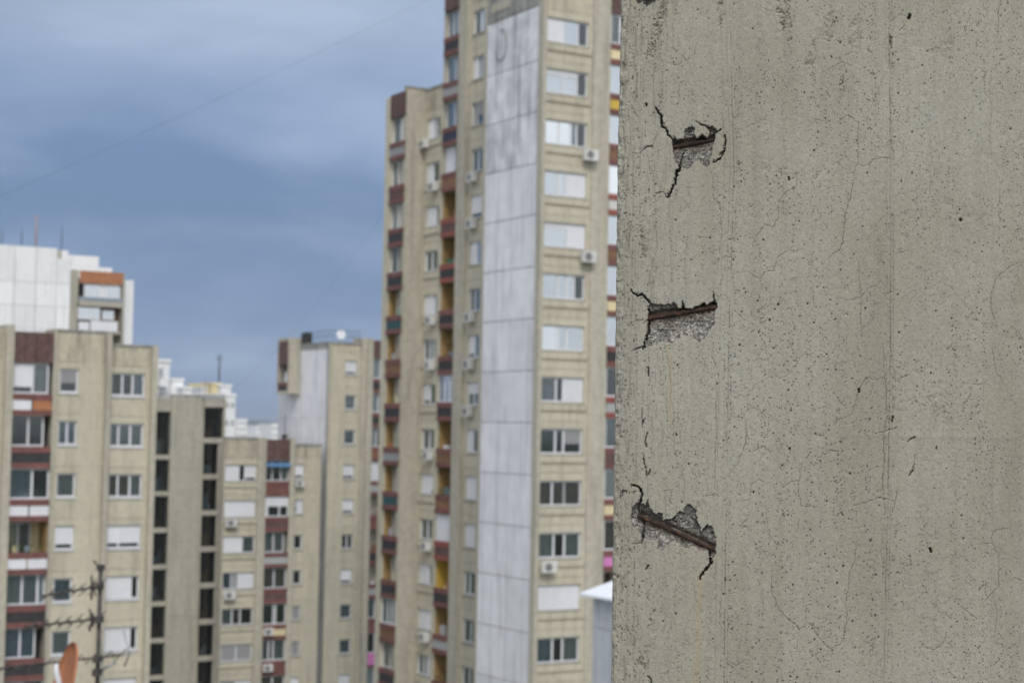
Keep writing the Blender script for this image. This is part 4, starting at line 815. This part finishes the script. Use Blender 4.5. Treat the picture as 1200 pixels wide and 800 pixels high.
# ================================================================== 6. building behind, with white side wall
RBn = Bld('apartment_building', 'block with stained white side wall and roof railing, left of the tallest tower', 'apartment block', 384, 136.5, 384)
RF = Fac(RBn, 'F', 0); RS = Fac(RBn, 'L', 0); a = RF.a; zt = RF.z(a(400), 403)
zc, pt = RF.rows(a(411), 431, 757, 9, 1)
bay(RF, .12, a(422), a(403.5), a(417), zc, 1.16, pt, ['h1', 'g1', 'n1', 'h1', 'h1', 'd.5 d.5', 'h1', 'n1', 'n1', 'h1'], zt, ZB, joint=.6)
RF.bx('pilaster', [(0, .117, -.06, .4, ZB, zt)], 'pil'); RF.bx('pilaster', [(a(422) + .003, a(427.5), -.12, 1.6, ZB, zt + .55)], 'pil'); RF.bx('pilaster', [(a(427.5) + .003, a(434), -.35, 1.6, ZB, zt + .55)], 'pil')
zr, pb = RF.rows(a(441), 446, 767, 9, 1)
balconies(RF, a(434) + .003, a(455), zr, pb, [dict(enc='v.5 v.5', inf='dark'), dict(enc='v.4 d.5', inf='dark', dep=.1), dict(enc='v.3 d.5', inf='brown', dep=.3), dict(enc='s1', inf='curtg'), dict(back='orange', win='', inf='red'), dict(back='brown', win='d1', inf='dark'), dict(back='ochre', win='d1', inf='curtg'), dict(enc='n.5 k.5', inf='red', dep=.2), dict(enc='d1 g1', inf='palecream', cloth='pink')], zt + .4, ZB, p=.2)
wl0, wl1 = RS.a(326), -.02
zws = RS.z(RS.a(383), 408); zz = zws
n = 0
while zz > ZB + 3:
    nz = zz - 5.6; md = (wl0 + wl1) / 2
    RS.bx('wall_panel', [(wl0 + .02, md - .01, 0, .3, nz + .02, zz)], 'white'); RS.bx('wall_panel', [(md + .01, wl1 - .02, 0, .3, nz + .02, zz)], 'white'); zz = nz; n += 1
RS.bx('joint_backing', [(wl0 + .03, wl1 - .03, .04, .35, ZB, zws)], 'dirty'); RS.bx('parapet_panel', [(wl0, wl1, -.04, .3, zws + .02, zt)], 'dirty')
# projecting upper corner with loggia
yv = -RS.a(351); RG = Fac(RBn, 'F', yv); xv = RG.a(337.5); zv0, zv1 = RG.z(xv, 461), RG.z(xv, 395.5)
RG.bx('wall_panel', [(xv, -.003, 0, .3, zv0, zv1)], 'pil')
RH = Fac(RBn, 'L', xv); yv1 = RH.a(325.5); zr_ = RH.z(RH.a(331), 448)
RH.bx('slab', [(yv1, -yv - .32, .0, -xv - .003, zv0 + .003, zv0 + .25)], 'pil')
RH.bx('roof_slab', [(yv1, -yv - .32, .0, -xv - .003, zv1 - .25, zv1 - .003)], 'pil')
RH.bx('rail', [(yv1, -yv - .4, -.05, .05, zr_ - .3, zr_)], 'red'); RH.bx('infill_panel', [(yv1, -yv - .4, -.02, .02, zv0 + .26, zr_ - .303)], 'dark')
RH.bx('cladding_strip', [(yv1, -yv - .4, -.03, .08, RH.z(RH.a(331), 427), zv1 - .26)], 'maroon'); RH.bx('cladding_strip', [(yv1 - .25, yv1 - .003, -.05, 1.0, zv0, zv1)], 'greige')
RH.bx('loggia_wall', [(yv1, -yv - .4, -xv - .15, -xv - .1, zv0 + .26, zv1 - .26)], 'brown')
wnd = window(RH, yv1 + .3, yv1 + 1.4, zr_ + .0, zr_ + .9, 's.5 o.5', .4, None)
boxes('core', [(.4, 9, .7, -wl0, ZB, zt - .1), (.35, a(422), .7, .75, ZB, zt - .2)], 'greige', RBn.root)
boxes('roof_edge', [(0, a(422), -.08, .3, zt + .003, zt + .14), (-.08, -.003, 0, -wl0, zt + .003, zt + .14)], 'dirty', RBn.root)
# roof railing
rl = empty('roof_railing', RBn.O + Vector((0, 0, zt + .14)), 'thin dark metal railing round the flat roof above the stained white wall', 'railing', YAW)
def lp(x, y, z): return (x, y, z)
Lx = a(421)
for k in range(9):
    x = .1 + (Lx - .2) * k / 8; tube('post', [(x, .1, 0), (x, .1, .95)], .018, 'steel', rl, 6)
for k in range(1, 8): y = .1 + (yv - .2) * k / 7; tube('post', [(.1, y, 0), (.1, y, .95)], .018, 'steel', rl, 6)
for z in (.5, .93): tube('handrail', [(Lx, .1, z), (.1, .1, z), (.1, yv, z)], .018, 'steel', rl, 6)
boxes('corner_panel', [(-.05, .4, yv - 1.3, yv - .1, 0, .9)], 'dark', rl)
def dish(name, loc, r, face_az, mat, label, pole, tiltx=R(-20)):
    e = empty(name, loc, label, 'satellite dish', face_az)
    tube('pole', [(0, .18, -pole), (0, .18, .05), (0, .05, .1)], .035, 'ltsteel', e, 8)
    V, Fc = [], []; Rm = Matrix.Rotation(tiltx, 3, 'X')
    rings, seg = 6, 24
    for side in (0, 1):
        base = len(V)
        for i in range(rings + 1):
            q = r * i / rings + 1e-4
            for k in range(seg):
                th = 2 * math.pi * k / seg; v = Vector((q * math.cos(th) * .92, -(q * q) / (r * 7) + side * .02, q * math.sin(th))); V.append(Rm @ v + Vector((0, 0, .1)))
        for i in range(rings):
            for k in range(seg):
                f = (base + i * seg + k, base + i * seg + (k + 1) % seg, base + (i + 1) * seg + (k + 1) % seg, base + (i + 1) * seg + k); Fc.append(f if side else f[::-1])
    o1, o2 = rings * seg, (rings + 1) * seg + rings * seg
    for k in range(seg): Fc.append((o1 + k, o1 + (k + 1) % seg, o2 + (k + 1) % seg, o2 + k))
    mesh_obj('reflector', V, Fc, mat, e, True)
    tip = Rm @ Vector((0, -r * 1.15, -r * .25)) + Vector((0, 0, .1))
    tube('feed_arm', [Rm @ Vector((0, -r * .2, -r * .95)) + Vector((0, 0, .1)), tip], .012 + r * .01, 'ltsteel', e, 6)
    tube('receiver', [tip, tip + (Rm @ Vector((0, r * .22, .03)))], .03 + r * .03, 'ltsteel', e, 10)
    return e
dloc = RF.world(a(403), .9, zt + .14 + .55)
dish('satellite_dish', dloc, .42, YAW - R(20), 'roofw', 'small white satellite dish on the railed roof above the stained white wall', .6)

# ================================================================== 7. far white blocks
def simple_block(name, label, px0, px1, ytop, Y, depth=12, mat='farwhite', cols=3, rows=4, storey=2.9, wins=True, zb=0, cat='apartment block', wmat='room', h=1.3):
    b = Bld(name, label, cat, (px0 + px1) / 2, Y, px0); f = Fac(b, 'F', 0); W_ = f.a(px1); zt = f.z(W_ / 2, ytop)
    boxes('wall', [(0, W_, 0, depth, zb, zt)], mat, b.root)
    boxes('roof_edge', [(-.15, W_ + .15, -.15, depth + .1, zt + .003, zt + .4)], mat, b.root)
    if wins:
        for i in range(rows):
            for j in range(cols):
                cw = W_ / cols; x0 = cw * j + cw * .22; z1 = zt - 1.0 - storey * i
                w = f.bx('window', [(x0, x0 + cw * .56, -.06, -.003, z1 - h, z1)], wmat)
    return b, f, W_, zt
FWn = Bld('apartment_building', 'large white panelled block with orange banded balcony, behind the left cream block', 'apartment block', 113, 200, -30)
FF = Fac(FWn, 'F', 0); a = FF.a
zA, zN, zP, zQ, zO = FF.z(a(30), 289), FF.z(a(66), 303), FF.z(a(98), 298), FF.z(a(125), 312), FF.z(a(113), 318)
ys_ = [289, 330.5, 358, 386, 414]
zsj = [zA] + [FF.z(a(30), y) for y in ys_[1:]] + [FF.z(a(30), 442)]
for i in range(len(zsj) - 1):
    for q0, q1 in ((-30, 11.5), (11.5, 37), (37, 61.5), (61.5, 78)):
        top = zsj[i]
        if i == 0 and q0 == 61.5: top = zN
        FF.bx('wall_panel', [(a(q0) + .04, a(q1) - .04, 0, .3, zsj[i + 1] + .05, top)], 'farwhite')
FF.bx('joint_backing', [(a(-30), a(78), .08, .5, ZB, zN - .1)], 'curtg')
FF.bx('corner_strip', [(a(78) + .003, a(87.5), .15, 4, ZB, zO + .0)], 'greige'); FF.bx('corner_strip', [(a(139) + .003, a(141), -.25, 4, ZB, zO)], 'greige')
FF.bx('wall', [(a(141) + .003, a(154), .5, 8, ZB, FF.z(a(148), 328))], 'farwhite')
boxes('penthouse', [(a(70), a(80), 2, 8, zN, FF.z(a(75), 292)), (a(80) + .01, a(117), 2.1, 8, zN - 2, zP), (a(117) + .01, a(133), 2.2, 8, zN - 2, zQ)], 'farwhite', FWn.root)
boxes('roof_vent', [(a(62.5), a(69.5), 1.0, 1.8, zN, zN + 1.0)], 'greige', FWn.root)
fz = lambda y: FF.z(a(113), y)
b0, b1 = a(88), a(138.8)
s_ = FF.bx('balcony', [(b0, b1, -.2, 2.5, fz(356.5), fz(350))], 'greyblind')
FF.bx('fascia', [(b0, b1, -.3, -.22, fz(332.5), fz(318.5))], 'orange', s_)
window(FF, a(94), b1 - .2, fz(348.5), fz(334), 'n.1 b1 b.8 s.8 b.7 b1', .0, None); FF.bx('room_backing', [(b0, b1, .9, 1, fz(356), fz(333))], 'room')
FF.bx('rail', [(b0, b1, -.3, -.22, fz(352.5), fz(348.7))], 'curtb', s_)
FF.bx('fascia', [(b0, b1, -.35, -.25, fz(359.5), fz(353))], 'greige', s_)
window(FF, b0, a(114), fz(375), fz(360.5), 'b1 b.8', .0, None); window(FF, a(117.5), a(131.5), fz(374), fz(362.5), 'b1 b1', .4, None); FF.bx('room_backing', [(b0, b1, 1.0, 1.1, fz(392), fz(357))], 'brown')
s2 = FF.bx('balcony', [(b0, b1, -.2, 2.5, fz(391), fz(388))], 'greige'); FF.bx('infill_panel', [(b0, a(100.5), -.3, -.22, fz(388), fz(378))], 'shutter', s2); FF.bx('infill_panel', [(a(102), b1 - .5, -.3, -.22, fz(388), fz(376))], 'shutter', s2)
boxes('core', [(0.2, a(78), .6, 14, ZB, zN - .15), (a(78) + .1, a(141), 2.6, 14, ZB, zO - .3)], 'greige', FWn.root)
def mast(px, y0, y1, Y, r, label, mat='ltsteel', bars=0):
    P0, P1 = at(px, y0, Y), at(px - (y0 - y1) * -.017, y1, Y); P1.x = P0.x; P1.y = P0.y
    e = empty('roof_mast', P0, label, 'mast'); h = P1.z - P0.z
    tube('pole', [(0, 0, -1.5), (0, 0, h * .6), (0, 0, h)], [r, r, r * .5], mat, e, 8)
    for k in range(bars): z = h * (.93 - .1 * k); tube('crossbar', [(-h * .1, 0, z), (h * .1, 0, z)], r * .5, mat, e, 6)
    return e
M['redwhite'] = plain('red_mast_paint', (.36, .27, .29), .6)
mk = mast(42, 289, 252, 203, .14, 'tallest red and white banded mast on the large white roof', 'redwhite', 1)
mast(25, 289, 268, 203, .05, 'thin bare pole left of the banded mast on the large white roof', 'steel'); mast(72, 292, 266, 205, .05, 'thin bare pole beside the vent on the large white roof', 'steel'); mast(2, 287, 270, 203, .05, 'thin bare pole at the left end of the large white roof', 'steel')
for i, (x, y1, y2) in enumerate([(88, 290, 298), (96, 290, 298), (104, 291, 299), (112, 291, 299)]): pass
b, f, w_, z_ = simple_block('apartment_building', 'narrow white block with shaded balconies, just right of the left cream block', 170, 197.5, 424, 215, cols=1, wins=False)
for i in range(3):
    zz = z_ - 1.9 - 3 * i; s = f.bx('balcony', [(f.a(183), w_ - .6, -1.0, -.003, zz - 1.2, zz - 1.0)], 'farwhite'); f.bx('infill_panel', [(f.a(183), w_ - .6, -1.0, -.92, zz - .99, zz - .2)], 'greyblind' if i else 'farwhite', s); window(f, f.a(184), w_ - .9, zz - .95, zz + 1.2, 'g1 d1', -.15, None)
simple_block('apartment_building', 'plain white stepped block above the stair block roof, its taller half', 200, 214, 446, 260, wins=False)
simple_block('rooftop_annex', 'plain white stepped block above the stair block roof, its lower half', 214, 223.5, 456, 258, wins=False, cat='annex')
simple_block('apartment_building', 'white block with cluttered roof directly under the thin dark mast', 236, 262, 456, 300, cols=4, rows=1, h=1.2)
simple_block('rooftop_annex', 'little cream roof house at the foot of the thin dark mast', 247.5, 258, 451, 298, wins=False, mat='palecream', cat='annex')
simple_block('rooftop_annex', 'little white roof house right of the thin dark mast', 258.8, 270, 453, 297, wins=False, cat='annex')
simple_block('apartment_building', 'slim bright white block right of the stair block', 263, 275.5, 464, 280, cols=2, rows=6, wins=True, h=.9, wmat='curtg')
simple_block('apartment_building', 'distant cream block with rows of tiny windows right of the slim white block', 277.5, 290, 491.5, 820, cols=4, rows=3, mat='farwhite', wmat='curtg')
simple_block('apartment_building', 'lowest of the distant pale blocks in the gap, left of centre', 289.5, 302, 502, 1200, cols=5, rows=3, wmat='curtg')
simple_block('apartment_building', 'distant white block in the middle of the gap with a raised roof', 301, 308, 499, 900, cols=3, rows=3, wmat='curtg')
simple_block('apartment_building', 'distant block with a dark roof in the gap', 307, 319, 501, 950, cols=4, rows=3, mat='palecream', wmat='curtg')
simple_block('apartment_building', 'distant white block touching the stained white side wall', 318.5, 330, 497, 700, cols=4, rows=4, wmat='curtg')
mk2 = mast(256.5, 453, 415, 300, .13, 'thin dark mast on the white roof above the stair block', 'steel', 2)
mk3 = mast(240, 456, 444, 299, .06, 'short pole left of the thin dark mast', 'steel')
e = empty('roof_antenna', MF.world(MF.a(340), 1, MF.z(MF.a(340), 514)), 'short thin aerial on the middle block roof beside the maroon cladding', 'antenna'); tube('pole', [(0, 0, -.3), (0, 0, 1.9)], .03, 'steel', e, 6); boxes('bracket', [(-.2, .2, -.15, .15, -.3, .35)], 'dark', e)

# ================================================================== 8. rooftop shed at lower right
Sd = Bld('rooftop_shed', 'pale grey sheet-metal shed with a sloping white roof, beside the near concrete wall', 'shed', 745, 60, 745)
G = Fac(Sd, 'L', 0)
sa, sb = G.a(694.5, 740), -.02
zs = G.z(G.a(700), 697); zj1 = G.z(G.a(705), 735.5); n = 8; w = sb - sa
for za, zb_ in ((zj1 + .012, zs), (zj1 - 2.6, zj1 - .012), (zj1 - 5.2, zj1 - 2.62)):
    for k in range(n): G.bx('wall_sheet', [(sa + w * k / n + .006, sa + w * (k + 1) / n - .006, .02 * (k % 2), .1, zb_, za) if False else (sa + w * k / n + .006, sa + w * (k + 1) / n - .006, .02 * (k % 2), .1, za if za < zb_ else zb_, zb_ if za < zb_ else za)], 'metalwall')
G.bx('wall', [(sa + .01, sb, .1, 2.6, 0, zs)], 'metalwall')
e0 = G.a(685, 694); ze = G.z(e0, 694.5, -.25); zt_s = G.z(G.a(700, 680), 679.5, .9)
low = [(e0, -.25, ze), (.3, -.25, ze), (.3, 2.85, ze), (e0, 2.85, ze), (e0 + .55, 1.0, zt_s), (.0, 1.0, zt_s)]
V = [G.m(*q) for q in low] + [G.m(x, d, z - .09) for x, d, z in low[:4]]
mesh_obj('roof', V, [(0, 1, 5, 4), (1, 2, 5), (2, 3, 4, 5), (3, 0, 4), (9, 8, 7, 6), (0, 6, 7, 1), (1, 7, 8, 2), (2, 8, 9, 3), (3, 9, 6, 0)], 'roofw', Sd.root)

# ================================================================== 9. aerial mast, orange dish, cables
NY = 16.0; NZ = EYE - 3.6
mp_ = at(114, 800, NY); zt_ = at(114, 664, NY).z
An = empty('antenna_mast', (mp_.x, mp_.y, NZ), 'dark mast with three stacked combed television aerials in front of the left cream block', 'antenna')
def al(px, py, Y=NY): v = at(px, py, Y); return Vector((v.x - mp_.x, v.y - mp_.y, v.z - NZ))
tube('pole', [(0, 0, 0), (0, 0, zt_ - NZ)], .021, 'aerial', An, 10)
boxes('junction_box', [(-.032, .032, -.03, .03, zt_ - NZ - .03, zt_ - NZ + .025)], 'aerial', An); boxes('junction_box', [(-.028, .028, -.05, .03, al(114, 686).z - .03, al(114, 686).z + .03)], 'aerial', An)
boxes('base_plate', [(-.12, .12, -.12, .12, 0, .02)], 'aerial', An)
tube('top_loop', [al(113, 662), al(111.5, 657), al(109.5, 656), al(110.5, 659)], .008, 'aerial', An, 6)
def yagi(p, q, n, L0, L1, thick=.012, tip=True):
    b = tube('boom', [al(*p, NY - .05), al(*q, NY - .05)], thick, 'aerial', An, 6)
    P, Q_ = al(*p, NY - .05), al(*q, NY - .05)
    for i in range(n):
        f = i / (n - 1); c = P + (Q_ - P) * f; l = (L0 + (L1 - L0) * f) * 1.15
        d = Vector((.25, 1, .35)).normalized() if i % 2 else Vector((-.2, 1, -.3)).normalized(); tube('element', [c - d * l, c + d * l], .0055, 'aerial', b, 5)
    return b
b = yagi((50, 698), (120, 686), 13, .10, .16); 
for s in (-1, 1): tube('reflector_rod', [al(108, 688), al(107, 688 + 14 * s)], .012, 'aerial', b, 5); tube('reflector_rod', [al(110, 688), al(112, 688 + 10 * s)], .008, 'aerial', b, 5)
b = yagi((30, 734), (120, 724), 15, .09, .16)
for s in (-1, 1): tube('reflector_rod', [al(108, 726), al(105, 726 + 13 * s)], .012, 'aerial', b, 5); tube('reflector_rod', [al(110, 726), al(109, 726 + 8 * s)], .008, 'aerial', b, 5)
b = yagi((-4, 783), (141, 767), 18, .08, .11, .010)
tube('reflector_rod', [al(145, 738), al(152, 765), al(146, 780)], .008, 'ltsteel', An, 5); tube('stay', [al(115, 787), al(136, 775)], .014, 'ltsteel', An, 6); tube('stay', [al(152, 765), al(141, 768)], .007, 'ltsteel', An, 5)
boxes('clamp', [(-.035, .035, -.08, .03, al(114, y).z - .03, al(114, y).z + .03) for y in (725, 771, 787)], 'aerial', An)
dp = at(79, 806, 14.0); 
Dd = dish('satellite_dish', Vector((dp.x, 14.0, dp.z - .1)), .37, R(-65), 'terra', 'orange satellite dish seen nearly edge-on at the bottom left', dp.z - NZ, R(-14))
_q = lambda px, py: Dd.matrix_basis.inverted() @ at(px, py, 13.75)
tube('bracket', [_q(66.5, 777), _q(66, 785), _q(68.5, 797), _q(72, 812)], [.012, .022, .024, .02], 'frame', Dd, 8)  # white tube added to draw the pale streak beside the dish
tag(boxes('flat_roof', [(-9, 6, 10, 21, NZ - .3, NZ)], 'bitumen'), 'black felted flat roof carrying the aerial mast and the orange dish', 'roof', kind='structure')
# body of our own block under roof and wall
tag(boxes('lower_wing', [(-9, 6, 10, 21, 0, NZ - .303)], 'greige'), kind='structure')
tag(boxes('roof_terrace', [(-4, 5, -5, 4.5, EYE - 1.9, EYE - 1.64)], 'bitumen'), kind='structure')
tag(boxes('own_block', [(-4, 5, -5, 4.5, 0, EYE - 1.903)], 'greige'), kind='structure')
def cable(P, Qq, sag, r, label, n=40):
    pts = []
    for i in range(n + 1):
        f = i / n; v = P.lerp(Qq, f); v = v.copy(); v.z -= 4 * sag * f * (1 - f); pts.append(v)
    b = pts[0].copy(); o = tube('overhead_cable', [v - b for v in pts], r, 'steel', None, 6); o.location = b
    return tag(o, label, 'cable')
cable(at(-200, 316, 26), at(760, -132, 40), .22, .0018, 'long faint cable sagging across the whole sky from upper right to the left edge')
cable(TH.world(TH.a(450), 0, TH.z(TH.a(450), 240)), SF.world(SF.a(262), .2, SF.z(SF.a(262), 464)), 1.2, .004, 'faint cable running down from the tallest tower to the stair block roof')

# ================================================================== 10. ground, hills
g_, t, p = newmat('city_ground'); gg = nd(t, 'ShaderNodeNewGeometry'); n = nd(t, 'ShaderNodeTexNoise'); lk(t, gg.outputs['Position'], n.inputs['Vector']); n.inputs['Scale'].default_value = .02; n.inputs['Detail'].default_value = 8
lk(t, ramp(t, n.outputs['Fac'], [(.35, (.05, .075, .03)), (.5, (.09, .10, .06)), (.62, (.16, .155, .14))]), p.inputs['Base Color']); p.inputs['Roughness'].default_value = .95; M['ground'] = g_
gr = mesh_obj('ground', [(-14000, -3000, 0), (14000, -3000, 0), (14000, 20000, 0), (-14000, 20000, 0)], [(0, 1, 2, 3)], 'ground'); gr['kind'] = 'structure'
V, Fc = [], []; nx = 160
for i in range(nx + 1):
    x = -9000 + 18000 * i / nx
    h = EYE - 22 + 80 * float(fbm(np.array([i * .11]), np.array([2.0]), 4, 5)[0]) 
    V += [(x, 8500, 0), (x, 9200, h * .7), (x, 10000, h), (x, 11500, 0)]
for i in range(nx):
    for k in range(3): q = i * 4 + k; Fc.append((q, q + 4, q + 5, q + 1))
M['hill'] = plain('wooded_hill', (.05, .075, .04), .95, var=.3, nscale=.002)
hl = mesh_obj('hills', V, Fc, 'hill', None, True); hl['kind'] = 'structure'
# air
hz = bpy.data.materials.new('haze'); hz.use_nodes = True; t = hz.node_tree; t.nodes.remove(t.nodes['Principled BSDF'])
pv = nd(t, 'ShaderNodeVolumePrincipled'); pv.inputs['Color'].default_value = (.80, .88, 1, 1); pv.inputs['Density'].default_value = .00010; pv.inputs['Anisotropy'].default_value = .2
lk(t, pv.outputs[0], t.nodes['Material Output'].inputs['Volume']); M['haze'] = hz
USE_HAZE = True
if USE_HAZE:
    hb = boxes('haze', [(-15000, 15000, -3500, 21000, -1, 160)], 'haze'); hb['kind'] = 'stuff'
